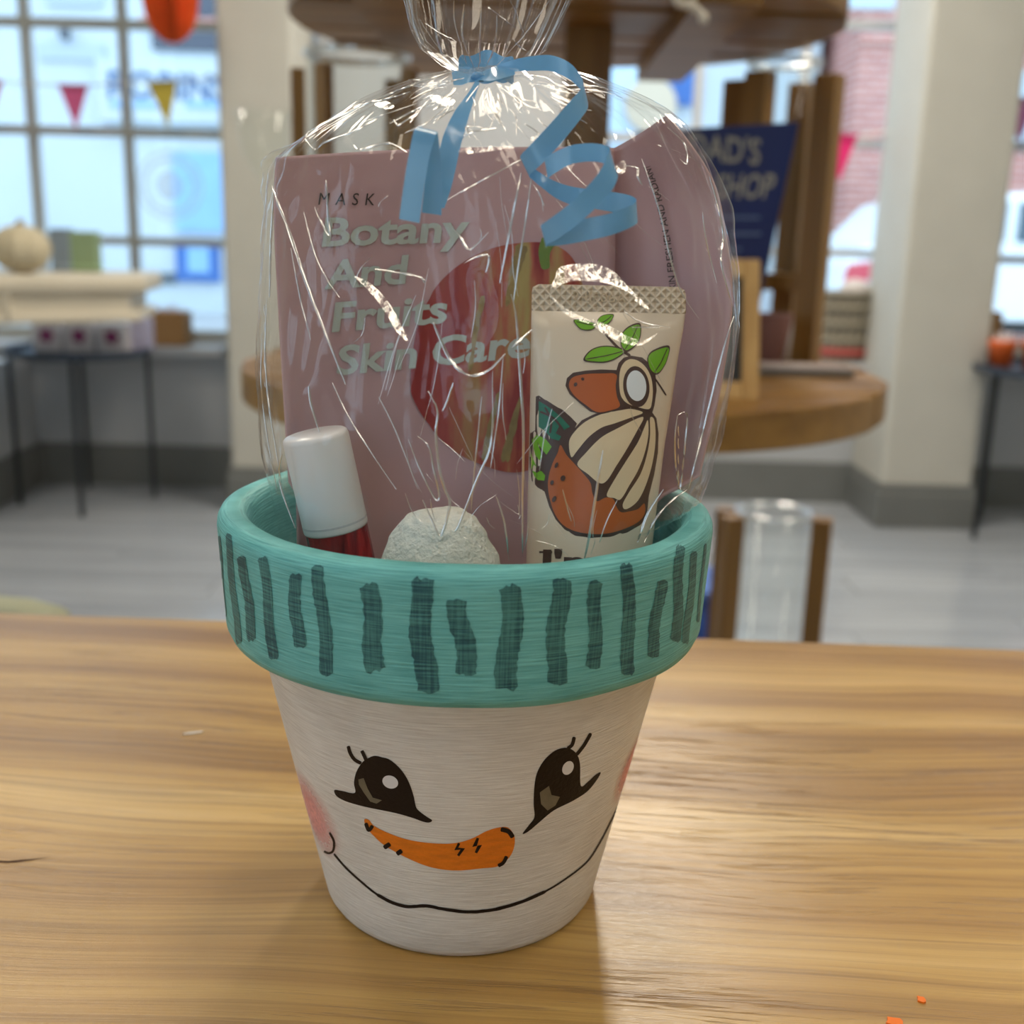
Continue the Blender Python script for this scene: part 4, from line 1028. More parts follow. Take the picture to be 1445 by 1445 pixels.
cr = mesh('crimp_seal', *loft([(760, 958, 401, .0085, .0006), (752, 966, 405, .0083, .0009), (750.5, 968, 412, .008, .0011), (750, 968, 438, .0068, .0014)], 48, 8), m, tube)
BVC = bvh_of(cr)
print_text('embossed_code', '24JF06A', (808, 424), (884, 428), (0, -13), BVC, .0003, pm('emboss', (198, 178, 150), .4), cr, .0)
def T(pts): return [(690 + x / 3.2838, 380 + y / 3.2838) for x, y in pts]
M_brown = pm('brown_print', (72, 48, 42), .4); M_nut = pm('nut_print', (182, 92, 38), .4, vary=.04, vscale=100)
M_seed = pm('seed_print', (226, 204, 168), .4); M_tleaf = pm('teal_leaf_print', (18, 108, 84), .4); M_gleaf = pm('green_leaf_print', (112, 176, 28), .4); M_wht = pm('white_print', (226, 232, 236), .4)
M_hleaf = M_gleaf
def pr(name, pts, lay, mat, smooth=True): return decal(name, T(pts), BVT, .00008 + .00007 * lay, mat, tb_, smooth, 7)
pr('nut_outline', [(375, 790), (395, 740), (430, 700), (480, 675), (520, 660), (590, 640), (640, 632), (700, 640), (750, 655), (775, 690), (785, 760), (782, 850), (765, 950), (740, 1050), (735, 1100), (730, 1150), (700, 1185), (640, 1220), (560, 1240), (470, 1245), (400, 1235), (350, 1205), (310, 1160), (280, 1100), (258, 1030), (225, 1010), (200, 980), (190, 920), (188, 840), (192, 760), (215, 745), (218, 590), (232, 585), (280, 615), (340, 650), (380, 685), (408, 715)], 0, M_brown, False)
pr('nut_shell', [(333, 815), (320, 850), (300, 890), (280, 950), (275, 1010), (285, 1070), (305, 1130), (340, 1180), (390, 1210), (460, 1225), (540, 1225), (620, 1205), (690, 1170), (720, 1130), (718, 1085), (690, 1110), (650, 1122), (610, 1125), (590, 1100), (575, 1065), (540, 1058), (500, 1075), (480, 1040), (470, 990), (440, 950), (400, 905), (360, 860)], 1, M_nut)
for s_ in ([(372, 800), (400, 750), (450, 705), (520, 672), (600, 650), (660, 648), (712, 665), (650, 690), (580, 715), (520, 735), (460, 780), (410, 840), (382, 870)],
           [(410, 905), (450, 850), (520, 780), (600, 735), (690, 690), (715, 690), (690, 740), (640, 830), (590, 910), (545, 980), (510, 990), (460, 950)],
           [(545, 1045), (590, 960), (640, 880), (690, 800), (720, 730), (735, 700), (737, 770), (720, 850), (690, 930), (650, 1000), (610, 1065), (580, 1060)],
           [(745, 690), (765, 700), (770, 790), (755, 900), (725, 1000), (690, 1070), (650, 1105), (625, 1110), (620, 1085), (650, 1030), (700, 950), (730, 860), (745, 770)]):
    pr('seed_segment', s_, 1, M_seed)
pr('small_nut_outline', [(355, 540), (362, 505), (390, 480), (450, 470), (520, 465), (590, 468), (600, 435), (625, 410), (660, 402), (710, 410), (745, 440), (770, 490), (775, 560), (765, 630), (755, 665), (700, 640), (600, 655), (520, 672), (470, 660), (420, 620), (375, 580)], 2, M_brown, False)
pr('small_nut_shell', [(372, 545), (385, 505), (440, 488), (520, 484), (588, 488), (586, 540), (592, 590), (605, 635), (560, 655), (500, 662), (450, 630), (400, 590)], 3, M_nut)
pr('small_nut_kernel', [(603, 540), (605, 480), (620, 440), (650, 418), (690, 425), (725, 455), (748, 500), (757, 560), (752, 620), (738, 648), (690, 640), (640, 622), (612, 590)], 3, M_seed)
pr('kernel_ring', ell(681, 545, 60, 95, -.1), 4, M_brown); pr('kernel_core', ell(681, 541, 45, 71, -.1), 5, M_wht)
for c_, a_, b_ in ((( 435, 510), 8, 7), ((402, 535), 8, 10), ((315, 908), 7, 14), ((345, 968), 11, 13), ((295, 988), 8, 11), ((305, 1065), 9, 15)):
    pr('shell_dot', ell(c_[0], c_[1], a_, b_, .4, 10), 4, M_brown)
pr('teal_leaf', [(232, 610), (265, 630), (300, 655), (340, 690), (376, 730), (350, 745), (330, 720), (310, 760), (336, 775), (325, 795), (290, 785), (262, 750), (232, 730)], 1, M_tleaf, False)
for l_ in ([(240, 660), (300, 690), (345, 745)], [(262, 640), (290, 700), (285, 760)]): stroke('leaf_vein', T(l_), 3, BVT, .0003, M_brown, tb_)
pr('green_leaf', [(200, 790), (225, 768), (262, 785), (292, 822), (268, 860), (248, 835), (225, 800), (250, 870), (235, 885), (216, 860)], 1, M_gleaf, False)
pr('green_leaf', [(196, 850), (215, 900), (225, 918), (210, 905), (198, 930)], 1, M_gleaf, False); pr('green_leaf', [(203, 935), (245, 935), (262, 955), (258, 980), (228, 976), (212, 958)], 1, M_gleaf, False)
stroke('twig', T([(500, 268), (530, 290), (565, 330), (605, 370), (655, 402)]), (2.6, 4.2), BVT, .00012, M_brown, tb_)
stroke('twig', T([(748, 480), (785, 530), (820, 585)]), 2.2, BVT, .00012, M_brown, tb_)
for lf, v1, v2 in (([(395, 238), (430, 235), (470, 245), (500, 262), (470, 282), (430, 280), (408, 262)], (405, 245), (495, 262)),
                   ([(500, 262), (505, 235), (530, 215), (575, 213), (560, 245), (530, 265)], (505, 258), (568, 218)),
                   ([(612, 350), (618, 300), (650, 268), (695, 255), (702, 290), (690, 340), (655, 372), (630, 380)], (628, 375), (690, 262)),
                   ([(443, 420), (470, 380), (520, 360), (580, 362), (628, 380), (590, 412), (540, 430), (490, 430)], (450, 418), (622, 382)),
                   ([(735, 415), (760, 380), (830, 360), (822, 420), (795, 470), (770, 485), (745, 465)], (765, 478), (824, 368))):
    cx_ = sum(p[0] for p in lf) / len(lf); cy_ = sum(p[1] for p in lf) / len(lf)
    pr('leaf_outline', [(cx_ + (x - cx_) * 1.06, cy_ + (y - cy_) * 1.08) for x, y in lf], 2, M_brown)
    pr('leaf', [(cx_ + (x - cx_) * .96, cy_ + (y - cy_) * .93) for x, y in lf], 3, M_hleaf)
    stroke('leaf_vein', T([v1, ((v1[0] + v2[0]) / 2 + 3, (v1[1] + v2[1]) / 2 + 3), v2]), 1.2, BVT, .00036, M_brown, tb_)
print_text('lettering', "I'm", (766, 806), (846, 808), (1, -30), BVT, .0002, M_brown, tb_, .035)
for (a_, c_) in (((762, 779), (780, 779)),): stroke('letter_serif', [a_, c_], 5, BVT, .0003, M_brown, tb_, smooth=False)

# small bottle with white cap
bt = atY(444, 611, -.012); bbm = atY(512, 912, -.010); axv = (bbm - bt).normalized()
rbt = (atY(491, 611, -.012) - atY(398, 619, -.012)).length / 2
cb = atY(474, 746, -.0115); capL = (cb - bt).length
bot = thing('lip_tint_bottle', bbm, 'small red bottle with a white cap leaning against the pot rim', 'bottle')
def axlathe(prof, seg=40):
    a = axv.cross(V((0, 1, 0))).normalized(); c = axv.cross(a).normalized(); vs = []; fs = []; n = len(prof)
    for i in range(seg):
        t = 2 * math.pi * i / seg
        for r, s in prof: vs.append(bt + axv * s + (a * math.cos(t) + c * math.sin(t)) * r)
    for i in range(seg):
        for k in range(n - 1): fs.append((i * n + k, ((i + 1) % seg) * n + k, ((i + 1) % seg) * n + k + 1, i * n + k + 1))
    return vs, fs
mesh('cap', *axlathe([(0, 0), (rbt * .9, 0), (rbt * .97, .0005), (rbt, .0015), (rbt, capL - .001), (rbt * .99, capL - .0004), (rbt * .95, capL), (0, capL)]), pm('white_cap_plastic', (226, 226, 228), .3), bot, smooth=False).data.polygons.foreach_set('use_smooth', [True] * (40 * 7))
M_red, nt, b = newmat('red_foil_stripes'); N = nt.nodes; L = nt.links
tc = N.new('ShaderNodeTexCoord'); mp = N.new('ShaderNodeMapping'); mp.inputs['Scale'].default_value = (420, 160, 45); L.new(tc.outputs['Object'], mp.inputs[0])
n = N.new('ShaderNodeTexNoise'); n.inputs['Detail'].default_value = 3; n.inputs['Scale'].default_value = 1; L.new(mp.outputs[0], n.inputs[0])
r1 = N.new('ShaderNodeValToRGB'); r1.color_ramp.elements[0].position = .35; r1.color_ramp.elements[0].color = lin((96, 14, 30)) + (1,); r1.color_ramp.elements[1].position = .7; r1.color_ramp.elements[1].color = lin((196, 48, 52)) + (1,)
L.new(n.outputs[0], r1.inputs[0]); L.new(r1.outputs[0], b.inputs['Base Color']); b.inputs['Roughness'].default_value = .25; b.inputs['Metallic'].default_value = .45
mesh('bottle_body', *axlathe([(0, capL), (rbt * .965, capL), (rbt * .965, capL + .034), (rbt * .8, capL + .036), (0, capL + .036)]), M_red, bot, smooth=False)
mesh('cap_ring', *axlathe([(rbt * .96, capL - .0006), (rbt * 1.005, capL - .0022), (rbt * 1.005, capL - .0026), (rbt * .96, capL - .003)]), pm('ring_grey', (196, 198, 204), .3), bot)

# bath bomb
Yb = -.020; cb_ = atY(622, 790, Yb); S_ = (atY(722, 790, Yb) - atY(622, 790, Yb)).length / 100
prof = [(0, 721), (22, 721), (40, 725), (52, 733), (62, 748), (73, 768), (83, 790), (89, 815), (90, 840), (84, 866), (66, 886), (36, 898), (0, 900)]
pp = crom([(a, c, 0) for a, c in prof], False, 4); vs = []; fs = []; n = len(pp); seg = 72
for i in range(seg):
    t = 2 * math.pi * i / seg
    for p in pp:
        q = V((cb_.x + p.x * S_ * math.cos(t), Yb + p.x * S_ * math.sin(t) * .9, cb_.z + (790 - p.y) * S_ / .97))
        q += (q - V((cb_.x, Yb, cb_.z - .01))).normalized() * (.0006 * noise.noise(q * 420) + .0009 * noise.noise(q * 130))
        vs.append(q)
for i in range(seg):
    for k in range(n - 1): fs.append((i * n + k, ((i + 1) % seg) * n + k, ((i + 1) % seg) * n + k + 1, i * n + k + 1))
o = mesh('bath_bomb', vs, fs, pm('pressed_white_powder', (222, 224, 216), .9, bump=1.0, bscale=700, vary=.06, vscale=260), smooth=True)
tag(o, 'white grainy rounded bath bomb between bottle and tube', 'bath bomb')

# ------------------------------------------------------------------ cellophane bag
BY_ = .002
ROWS = [(470, 985, 880, 985, .026), (445, 900, 915, 900, .046), (418, 800, 950, 800, .051), (399, 730, 972, 732, .053), (381, 650, 1000, 650, .054), (369, 560, 1018, 580, .054), (371, 450, 1036, 450, .052),
        (379, 330, 1024, 350, .050), (385, 260, 1001, 262, .047), (411, 213, 944, 168, .040), (520, 143, 850, 118, .026), (602, 111, 782, 98, .014), (657, 107, 716, 104, .0062),
        (626, 90, 744, 86, .011), (597, 66, 763, 72, .018), (584, 36, 780, 40, .024), (577, 0, 799, 0, .028), (560, -60, 822, -60, .034), (545, -130, 842, -125, .038)]
KN = ROWS.index((657, 107, 716, 104, .0062))
rows = []
for (xl, yl, xr, yr, bd) in ROWS:
    a, c = atY(xl, yl, BY_), atY(xr, yr, BY_); rows.append((V((a.x, a.z, bd)), V((c.x, c.z, 0))))
NS, NT = 14, 320
PA = crom([r[0] for r in rows], False, NS); PB = crom([r[1] for r in rows], False, NS)
for i in range(KN * NS, len(PA)):                  # the open mouth fans out in straight pleats
    k = min(i // NS, len(rows) - 2); f = i / NS - k
    PA[i] = rows[k][0].lerp(rows[k + 1][0], f); PB[i] = rows[k][1].lerp(rows[k + 1][1], f)
def ringpt(i, th, d=0, dz=0):
    a, c = PA[i], PB[i]; bd = max(a.z, .003)
    cx, cz = (a.x + c.x) / 2, (a.y + c.y) / 2; hx, hz = (c.x - a.x) / 2, (c.y - a.y) / 2
    co, si = math.cos(th), math.sin(th)
    f = 1.0
    p = V((cx + hx * co, BY_ + bd * si, cz + hz * co)); nr = V((co * bd, si * hx, 0)).normalized()
    return p + nr * d + V((0, 0, dz)), nr
def ridge(x): return 1 - abs(x) * 2
random.seed(11)
PH = [(random.choice((7, 9, 11, 13, 17, 23)), random.random() * 6.28, random.uniform(.5, 1)) for _ in range(5)]
def tri(x): x = (x / (2 * math.pi)) % 1; return 4 * abs(x - .5) - 1
def disp(i, th, p):
    k = i / NS                         # row coordinate
    dk = abs(k - KN)
    pleat = sum(a * tri(f * th + ph + .25 * math.sin(k * 1.3 + f)) for f, ph, a in PH) / 2.2
    rad = (PB[i].x - PA[i].x) / 2
    amp = .26 * rad * math.exp(-dk * 1.1) + .0016 * math.exp(-((k - 9.6) / 1.7) ** 2) + .00045
    if k > KN:
        pl = sum(a * tri(f * th + ph + KN * .9) for f, ph, a in PH) / 2.2
        return pl * .17 * rad + .00035 * ridge(noise.noise(V((math.cos(th) * 6, math.sin(th) * 6, k * .5))))
    q = V((math.cos(th) * 3.2, math.sin(th) * 3.2, k * .55))
    cr_ = ridge(noise.noise(q * 1.3)) * .5 + ridge(noise.noise(q * 3.1 + V((5, 1, 2)))) * .3
    q2 = p * 55; q2.z *= .6
    q3 = V((math.cos(th) * 9, math.sin(th) * 9, k * .9 + 4)); cr2 = .55 * ridge(noise.noise(q2)) + .9 * ridge(noise.noise(q3))
    soft = max(0, min(1, (k - 2.6)))
    return (amp * pleat + (.0013 * (cr_ - .35) + .0007 * (cr2 - .7) * (1 if k < KN else 1.3)) * soft) * (1 if k > 2.6 else .3)
vs = []; base = []
nr_ = len(PA)
for i in range(nr_):
    for j in range(NT):
        th = 2 * math.pi * j / NT
        p, n_ = ringpt(i, th); base.append(p)
        vs.append(p + n_ * disp(i, th, p))
fs = [(i * NT + j, i * NT + (j + 1) % NT, (i + 1) * NT + (j + 1) % NT, (i + 1) * NT + j) for i in range(nr_ - 1) for j in range(NT)]
cv, cf = [], []
for o_ in [f1, f2, tb_, cr, bot.children[0], bot.children[1], bpy.data.objects['bath_bomb']]:
    k = len(cv); cv += [v.co.copy() for v in o_.data.vertices]; cf += [tuple(q + k for q in p.vertices) for p in o_.data.polygons]
BVK = BVHTree.FromPolygons(cv, cf)
NK = KN * NS; need = []
for i in range(NK):                    # how far out the contents reach behind each point of the film
    cx_ = (PA[i].x + PB[i].x) / 2
    for j in range(NT):
        p = vs[i * NT + j]; d = V((p.x - cx_, p.y - BY_, 0)); r0 = d.length; d.normalize()
        h = BVK.ray_cast(V((cx_, BY_, p.z)) + d * .12, -d, .12)
        need.append(max(0, .12 - h[3] + .0022 - r0) if h[0] is not None else 0)
def grid_filter(g, rad, fn):
    a = [fn([g[i * NT + (j + q) % NT] for q in range(-rad, rad + 1)]) for i in range(NK) for j in range(NT)]
    return [fn([a[max(0, min(NK - 1, i + q)) * NT + j] for q in range(-rad, rad + 1)]) for i in range(NK) for j in range(NT)]
need = grid_filter(grid_filter(need, 4, max), 2, lambda x: sum(x) / len(x))
for i in range(NK):
    cx_ = (PA[i].x + PB[i].x) / 2
    for j in range(NT):
        p = vs[i * NT + j]; d = V((p.x - cx_, p.y - BY_, 0)).normalized(); p = p + d * need[i * NT + j]
        zz = p.z - Z0; lim = r_in(zz) - .0013 if zz < HP else .0577 + max(0, zz - HP) * 2.2
        r = math.hypot(p.x, p.y)
        if zz < HP + .012 and r > lim: p.x *= lim / r; p.y *= lim / r
        vs[i * NT + j] = p
M_film = clear('cellophane', (.98, .98, .98), .022, .05, .7)
bag = thing('cellophane_bag', (.003, BY_, Z0 + .04), 'clear crinkled cellophane gift bag gathered at the neck', 'bag')
film = mesh('film', vs, fs + [tuple(range(NT))], M_film, bag, smooth=True)
BVB = BVHTree.FromPolygons(vs, fs)
# sharp folds in the film that catch the lamps
M_fold = bpy.data.materials.new('cellophane_fold'); M_fold.use_nodes = True; nt = M_fold.node_tree; N = nt.nodes; L = nt.links
for x in list(N):
    if x.type != 'OUTPUT_MATERIAL': N.remove(x)
t = N.new('ShaderNodeBsdfTransparent'); g = N.new('ShaderNodeBsdfGlossy'); g.inputs['Roughness'].default_value = .2; mx = N.new('ShaderNodeMixShader'); mx.inputs[0].default_value = .75
L.new(t.outputs[0], mx.inputs[1]); L.new(g.outputs[0], mx.inputs[2]); L.new(mx.outputs[0], [x for x in N if x.type == 'OUTPUT_MATERIAL'][0].inputs[0])
def fold(pts, w_mm, name='crease'):
    pts = crom([(a, c, 0) for a, c in pts], False, 6); out = []; n = len(pts); cols = 6; ok = True
    P = []
    for p in pts:
        d = ray(p.x, p.y).normalized(); h = BVB.ray_cast(CAM, d)
        if h[0] is None: continue
        nn = h[1] if h[1].dot(d) < 0 else -h[1]; P.append((h[0], nn))
    if len(P) < 3: return
    n = len(P); vs = []
    for i, (p, nn) in enumerate(P):
        t_ = (P[min(i + 1, n - 1)][0] - P[max(i - 1, 0)][0]).normalized(); vdir = (CAM - p).normalized()
        best = None
        for lx, ly, _a, _b, _w in PANELS:       # the fold tilts the film until it mirrors one of the ceiling lamps
            H = (vdir + (V((lx, ly, CEIL)) - p).normalized()).normalized(); c_ = abs(H.dot(t_)) - (.25 if lx == .36 else 0)
            if best is None or c_ < best[0]: best = (c_, H)
        sd = t_.cross(best[1]).normalized(); nn = sd.cross(t_).normalized()
        if nn.dot(vdir) < 0: nn = -nn
        w_ = w_mm * .0005 * (.25 + .75 * math.sin(math.pi * (i + .35) / (n - .3)) ** .7)
        for k in range(cols + 1):
            a = math.pi * k / cols
            vs.append(p + sd * math.cos(a) * w_ + nn * math.sin(a) * w_ * (.45 if w_mm < 1.2 else .2) + P[i][1] * .0003)
    fs = [(i * (cols + 1) + k, i * (cols + 1) + k + 1, (i + 1) * (cols + 1) + k + 1, (i + 1) * (cols + 1) + k) for i in range(n - 1) for k in range(cols)]
    return mesh(name, vs, fs, M_fold, film, smooth=True)
FOLDS = [([(385, 262), (410, 330), (445, 430), (489, 543)], .9), ([(461, 255), (464, 300), (467, 333), (455, 315), (446, 293)], .7), 
         ([(612, 455), (622, 480), (634, 505), (650, 523), (667, 530), (690, 522), (713, 499)], 1.1), ([(722, 490), (736, 478), (750, 465)], .9),
         ([(605, 552), (617, 580), (615, 610), (620, 660), (628, 690), (635, 712), (622, 755), (610, 733), (597, 705)], .8), ([(577, 620), (590, 655), (614, 703), (620, 697), (612, 660), (606, 630), (590, 615)], .6),
         ([(696, 575), (692, 630), (672, 680), (650, 735), (642, 750)], .7), ([(721, 415), (728, 450), (733, 520), (738, 600), (737, 700), (737, 785)], .7), ([(850, 635), (840, 700), (830, 760), (823, 792)], .8),
         ([(1034, 446), (1020, 490), (1000, 570), (980, 650), (970, 690)], .6), ([(1000, 250), (1011, 290), (1019, 330), (1016, 370), (1030, 425)], .6), ([(432, 195), (440, 186), (470, 170), (520, 147), (580, 122), (640, 102)], .9),
         ([(432, 197), (446, 212), (460, 202), (500, 187), (540, 165)], .9), ([(500, 206), (510, 212), (548, 203), (575, 216)], .8), ([(556, 170), (562, 178), (576, 170), (592, 160)], .9),
         
         ([(640, 213), (660, 190), (700, 182)], .7),
         ([(577, 0), (582, 30), (597, 65), (628, 90)], .6), ([(592, 25), (610, 55), (640, 92)], .5), ([(607, 0), (612, 40), (645, 92)], .5), ([(640, 0), (642, 35), (660, 92)], .5), ([(655, 5), (653, 50), (668, 94)], .7), ([(680, 10), (678, 60), (676, 94)], .5),
         ([(700, 20), (698, 60), (686, 94)], .5), ([(720, 0), (733, 30), (738, 46)], .6), ([(775, 0), (742, 45), (700, 92)], .5), ([(798, 0), (780, 40), (762, 74)], .6), ([(690, 10), (710, 25), (726, 38)], .7), ([(725, 55), (735, 66), (742, 70)], .8), ([(600, 32), (620, 45), (642, 56)], .5),
         ([(700, 120), (730, 140), (758, 145)], .8), ([(690, 125), (695, 155), (712, 183)], .7), ([(738, 108), (770, 112), (795, 132)], .9), ([(716, 130), (735, 145), (732, 156)], .8), ([(740, 176), (752, 184), (762, 192)], .8), ([(664, 195), (660, 180), (690, 183)], .8),
         ([(905, 225), (930, 300), (955, 400), (985, 450)], .5), ([(735, 245), (720, 320), (705, 400)], .6), ([(750, 250), (738, 330), (724, 425)], .5), ([(628, 284), (650, 272), (690, 250), (735, 226)], .5), ([(430, 300), (450, 370), (480, 420)], .5), ([(412, 350), (425, 420), (440, 480)], .4),
         ([(530, 380), (570, 386), (595, 392), (600, 400)], .8), ([(655, 372), (675, 362), (690, 362), (686, 385)], .7), ([(638, 322), (650, 334), (661, 352), (672, 346), (690, 328)], .8), ([(437, 545), (440, 570), (452, 610)], .7), ([(400, 640), (396, 680), (418, 745)], .5), ([(640, 540), (632, 565), (624, 580)], .6),
         ([(470, 540), (500, 600), (560, 690)], .4), ([(535, 560), (560, 610), (590, 690)], .4), ([(680, 560), (672, 640), (665, 720)], .4), ([(710, 500), (704, 580), (692, 660)], .4), ([(935, 690), (915, 720), (905, 745), (898, 765)], .8), ([(968, 690), (940, 712), (920, 738), (908, 765)], .7),
         ([(700, 700), (712, 740), (718, 790)], .5), ([(870, 705), (855, 735), (845, 765)], .4), ([(793, 690), (800, 715), (806, 735)], .4), ([(880, 440), (905, 455), (945, 462)], .6), ([(890, 462), (915, 462), (930, 462)], .9), ([(990, 300), (995, 340), (1010, 400)], .4),
         ([(378, 420), (376, 500), (381, 570), (392, 640), (400, 690)], .5), ([(372, 470), (370, 540), (378, 610), (392, 690)], .4), ([(388, 270), (384, 340), (382, 420)], .6), ([(956, 585), (968, 585), (964, 640), (958, 690), (953, 660), (951, 620), (955, 585)], .6), ([(940, 180), (965, 205), (968, 232), (958, 225)], .5), ([(880, 235), (898, 238), (899, 250), (905, 262)], .7)]
for p_, w_ in FOLDS: fold(p_, w_)
random.seed(5)
for _ in range(60):                    # fine streaks running down from the knot and up from the pot
    if random.random() < .6:
        x1 = random.uniform(400, 1010); y1 = random.uniform(230, 720); k0 = random.uniform(.35, .9); k1 = min(1, k0 + random.uniform(.06, .3))
        ax_, ay_ = 686, 108
    else:
        x1 = random.uniform(420, 900); y1 = random.uniform(420, 700); ax_, ay_ = random.choice(((622, 770), (735, 800), (830, 800))); k0 = random.uniform(.1, .5); k1 = k0 + random.uniform(.1, .35)
    q0 = (ax_ + (x1 - ax_) * k0, ay_ + (y1 - ay_) * k0); q1 = (ax_ + (x1 - ax_) * k1, ay_ + (y1 - ay_) * k1)
    fold([q0, ((q0[0] + q1[0]) / 2 + random.uniform(-6, 6), (q0[1] + q1[1]) / 2 + random.uniform(-6, 6)), q1], random.uniform(.12, .3))
M_glare = M_fold.copy(); M_glare.name = 'cellophane_glare'; nt = M_glare.node_tree; N = nt.nodes; L = nt.links
tc = N.new('ShaderNodeTexCoord'); n = N.new('ShaderNodeTexNoise'); n.inputs['Scale'].default_value = 420; n.inputs['Detail'].default_value = 3; L.new(tc.outputs['Object'], n.inputs[0])
mr = N.new('ShaderNodeMapRange'); mr.inputs['From Min'].default_value = .36; mr.inputs['From Max'].default_value = .64; mr.inputs['To Min'].default_value = .02; mr.inputs['To Max'].default_value = .42; L.new(n.outputs[0], mr.inputs['Value'])
L.new(mr.outputs[0], [x for x in N if x.type == 'MIX_SHADER'][0].inputs[0]); gl = [x for x in N if x.type == 'BSDF_GLOSSY'][0]; gl.inputs['Roughness'].default_value = .16
bp = N.new('ShaderNodeBump'); bp.inputs['Strength'].default_value = .35; bp.inputs['Distance'].default_value = .001; L.new(n.outputs[0], bp.inputs['Height']); L.new(bp.outputs[0], gl.inputs['Normal'])
def facet(poly):
    """added glare patch on the film, tilted to mirror a ceiling lamp to the camera"""
    cx_ = sum(p[0] for p in poly) / len(poly); cy_ = sum(p[1] for p in poly) / len(poly)
    d = ray(cx_, cy_).normalized(); h = BVB.ray_cast(CAM, d)
    if h[0] is None: return
    nn = h[1] if h[1].dot(d) < 0 else -h[1]; p = h[0] + nn * .0012; vdir = (CAM - p).normalized(); best = None
    for lx, ly, _a, _b, w_ in PANELS:
        H = (vdir + (V((lx, ly, CEIL)) - p).normalized()).normalized(); c_ = H.dot(nn) + H.dot(vdir) * .5 + (.25 if w_ > 8 else 0)
        if best is None or c_ > best[0]: best = (c_, H)
    H = best[1]; pts = []
    for q in crom([(a, c, 0) for a, c in poly], True, 3):
        r_ = ray(q.x, q.y).normalized(); pts.append(CAM + r_ * ((p - CAM).dot(H) / r_.dot(H)))
    mesh('glare_facet', pts, [tuple(range(len(pts)))], M_glare, film)
for g_ in ([(783, 392), (792, 376), (830, 372), (862, 380), (884, 402), (900, 418), (885, 412), (858, 400), (820, 396), (795, 400), (777, 410)], [(880, 400), (898, 416), (918, 438), (896, 424)], [(500, 390), (520, 398), (545, 422), (562, 450), (576, 481), (560, 468), (542, 438), (520, 410)],
           [(528, 147), (545, 143), (556, 150), (545, 154)], [(604, 134), (625, 136), (643, 143), (630, 150), (612, 142)], [(645, 214), (660, 207), (700, 206), (727, 208), (690, 213), (660, 217)],
           [(775, 416), (800, 436), (832, 452), (828, 456), (796, 442)], [(830, 449), (862, 461), (885, 474), (908, 480), (928, 470), (906, 487), (880, 484), (850, 470)], [(776, 120), (800, 128), (812, 140), (790, 134)], [(748, 196), (762, 190), (770, 205), (756, 206)], [(868, 236), (880, 226), (884, 240), (874, 246)], [(690, 150), (700, 140), (708, 158), (700, 172)]):
    facet(g_)
random.seed(21)
for _ in range(46):                    # crumpled gathers under the knot
    a_ = random.uniform(math.radians(8), math.radians(172)); r0 = random.uniform(14, 70); r1 = r0 + random.uniform(14, 45)
    ex = 2.1
    q0 = (686 + math.cos(a_) * r0 * ex, 108 + math.sin(a_) * r0); q1 = (686 + math.cos(a_ + random.uniform(-.1, .1)) * r1 * ex, 108 + math.sin(a_) * r1)
    fold([q0, ((q0[0] + q1[0]) / 2 + random.uniform(-5, 5), (q0[1] + q1[1]) / 2 + random.uniform(-5, 5)), q1], random.uniform(.25, .7))
# printed seam dashes along both sides of the bag
for cx_, ys_ in ((377, (430, 455, 480, 505, 532)), (958, (600, 618, 640, 660, 675))):
    for y_ in ys_: fold([(cx_ - 2, y_), (cx_ - 2, y_ + 8), (cx_ - 1, y_ + 15)], .35, 'seam_mark')

# ------------------------------------------------------------------ ribbon
m, nt, b = newmat('blue_satin_ribbon'); N = nt.nodes; L = nt.links
out = [x for x in N if x.type == 'OUTPUT_MATERIAL'][0]
b.inputs['Base Color'].default_value = lin((106, 168, 216)) + (1,); b.inputs['Roughness'].default_value = .24; b.inputs['Specular IOR Level'].default_value = 1.0
tl_ = N.new('ShaderNodeBsdfTranslucent'); tl_.inputs[0].default_value = lin((120, 178, 224)) + (1,); mx = N.new('ShaderNodeMixShader'); mx.inputs[0].default_value = .24
L.new(b.outputs[0], mx.inputs[1]); L.new(tl_.outputs[0], mx.inputs[2]); L.new(mx.outputs[0], out.inputs[0])
M_rib = m
rib = thing('ribbon_bow', atY(676, 107, -.012), 'shiny blue curling ribbon tied round the bag neck', 'ribbon')
def strip(name, rows, sub=8, par=None):
    """rows: upper-edge pixel x, y, width vector dx, dy, distance plane Y"""
    U = crom([atY(x, y, Y) for x, y, dx, dy, Y in rows], False, sub); D = crom([atY(x + dx, y + dy, Y) for x, y, dx, dy, Y in rows], False, sub)
    vs = []; cols = 4
    for a, c in zip(U, D):
        for k in range(cols + 1): vs.append(a.lerp(c, k / cols))
    for q, p in enumerate(vs):
        d = (p - CAM); t_ = d.length; d.normalize(); h = BVB.ray_cast(CAM, d)
        if h[0] is not None and h[3] < t_ + .0007: vs[q] = CAM + d * (h[3] - .0007)
    n = len(U); fs = [(i * (cols + 1) + k, i * (cols + 1) + k + 1, (i + 1) * (cols + 1) + k + 1, (i + 1) * (cols + 1) + k) for i in range(n - 1) for k in range(cols)]
    o = mesh(name, vs, fs, M_rib, par or rib, smooth=True)
    return o
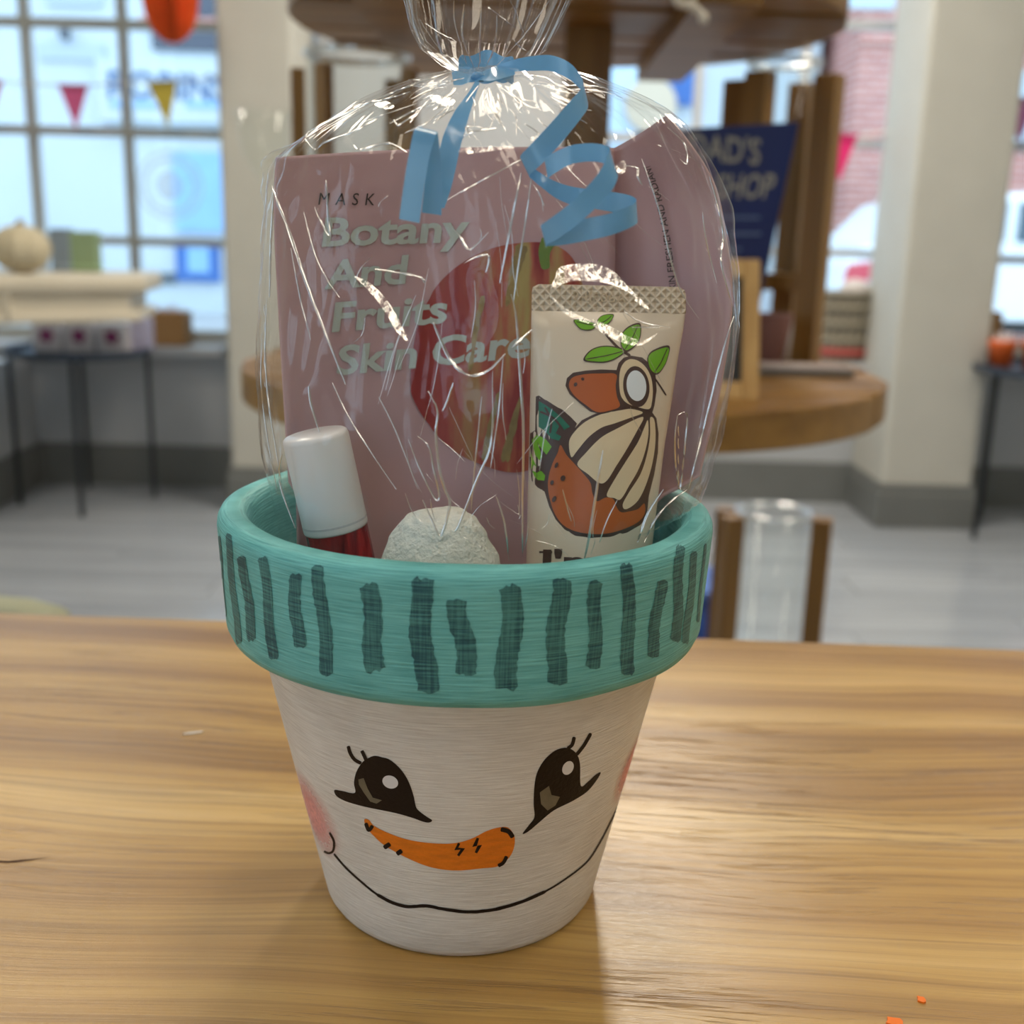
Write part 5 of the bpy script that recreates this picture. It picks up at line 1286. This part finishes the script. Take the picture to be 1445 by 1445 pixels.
strip('curled_tail', [(676, 103, 2, 8, -.0125), (700, 93, 2, 12, -.016), (726, 84, 2, 17, -.019), (752, 79, 0, 21, -.021), (778, 78, 1, 23, -.023), (803, 88, 3, 26, -.026), (819, 106, 6, 28, -.031), (822, 122, 8, 28, -.036),
                      (806, 141, 14, 26, -.042), (776, 175, 15, 28, -.047), (748, 205, 15, 28, -.048), (734, 221, 13, 26, -.046), (742, 229, 11, 26, -.043), (757, 240, 9, 26, -.042), (778, 253, 7, 27, -.042), (802, 262, 5, 27, -.043), (832, 267, 3, 27, -.045), (866, 271, 2, 29, -.047),
                      (890, 276, 2, 30, -.050), (898, 283, 2, 30, -.054), (888, 291, 2, 30, -.058), (860, 301, 2, 31, -.060), (828, 308, 3, 31, -.060), (796, 315, 4, 30, -.060), (770, 319, 6, 28, -.061), (763, 318, 8, 28, -.064), (778, 307, 15, 26, -.067), (803, 288, 20, 22, -.068), (826, 266, 18, 24, -.067), (846, 242, 18, 26, -.065), (857, 220, 15, 30, -.062),
                      (861, 210, 8, 32, -.058), (854, 205, 3, 27, -.055), (834, 202, 0, 26, -.053), (806, 205, 0, 27, -.051), (782, 215, 2, 29, -.0505), (768, 224, 5, 28, -.0500)])
strip('straight_tail', [(671, 114, 6, 2, -.0125), (660, 132, 10, 6, -.017), (643, 155, 19, 8, -.024), (631, 178, 25, 7, -.032), (623, 200, 27, 6, -.039), (616, 235, 27, 4, -.044), (611, 268, 24, 3, -.046), (607, 292, 20, 2, -.048)])
strip('folded_tail', [(595, 300, 28, 4, -.0525), (599, 265, 25, 4, -.0530), (603, 230, 20, 3, -.0535), (604, 200, 16, 4, -.0545), (598, 184, 20, 5, -.0555), (589, 179, 28, 7, -.0575), (583, 188, 31, 6, -.0592), (578, 212, 29, 5, -.0600), (572, 245, 29, 5, -.0605), (567, 280, 29, 5, -.0605), (563, 309, 29, 6, -.0605)])
# band round the neck
kn = atY(686, 104, BY_); b = MB(); n = 60; rw = (atY(716, 104, BY_) - atY(657, 107, BY_)).length / 2 + .0012; vs = []
for k in range(n):
    a = 2 * math.pi * k / n; wob = .0006 * math.sin(5 * a)
    for dz_ in (-.0018, .0006, .003):
        vs.append((kn.x + (rw + .0006) * math.cos(a), BY_ + .0092 * math.sin(a), kn.z + dz_ * (1 + .5 * math.sin(a)) + (.0022 * math.sin(a)) + wob))
nb = mesh('neck_band', vs, [(3 * k + q, 3 * ((k + 1) % n) + q, 3 * ((k + 1) % n) + q + 1, 3 * k + q + 1) for k in range(n) for q in (0, 1)], M_rib, rib, smooth=True)
strip('band_wing', [(637, 98, 3, 22, -.004), (650, 101, 1, 19, -.009), (662, 105, 1, 11, -.0118), (676, 105, 0, 9, -.0128)])
strip('band_wing', [(676, 104, 0, 9, -.0128), (692, 104, 0, 10, -.0122), (710, 102, 0, 8, -.0110), (726, 100, 1, 5, -.0095)])
kv = MB(); kd = ray(675, 109).normalized(); kh = BVB.ray_cast(CAM, kd); kc = CAM + kd * (min((atY(675, 109, -.0135) - CAM).length, kh[3] if kh[0] is not None else 9) - .0010)
kv.lathe([(0, -.0012), (.0010, -.0010), (.0015, 0), (.0010, .0011), (0, .0013)], kc, 20, 1.25, .8)
kv.build('knot', M_rib, rib, smooth=True)
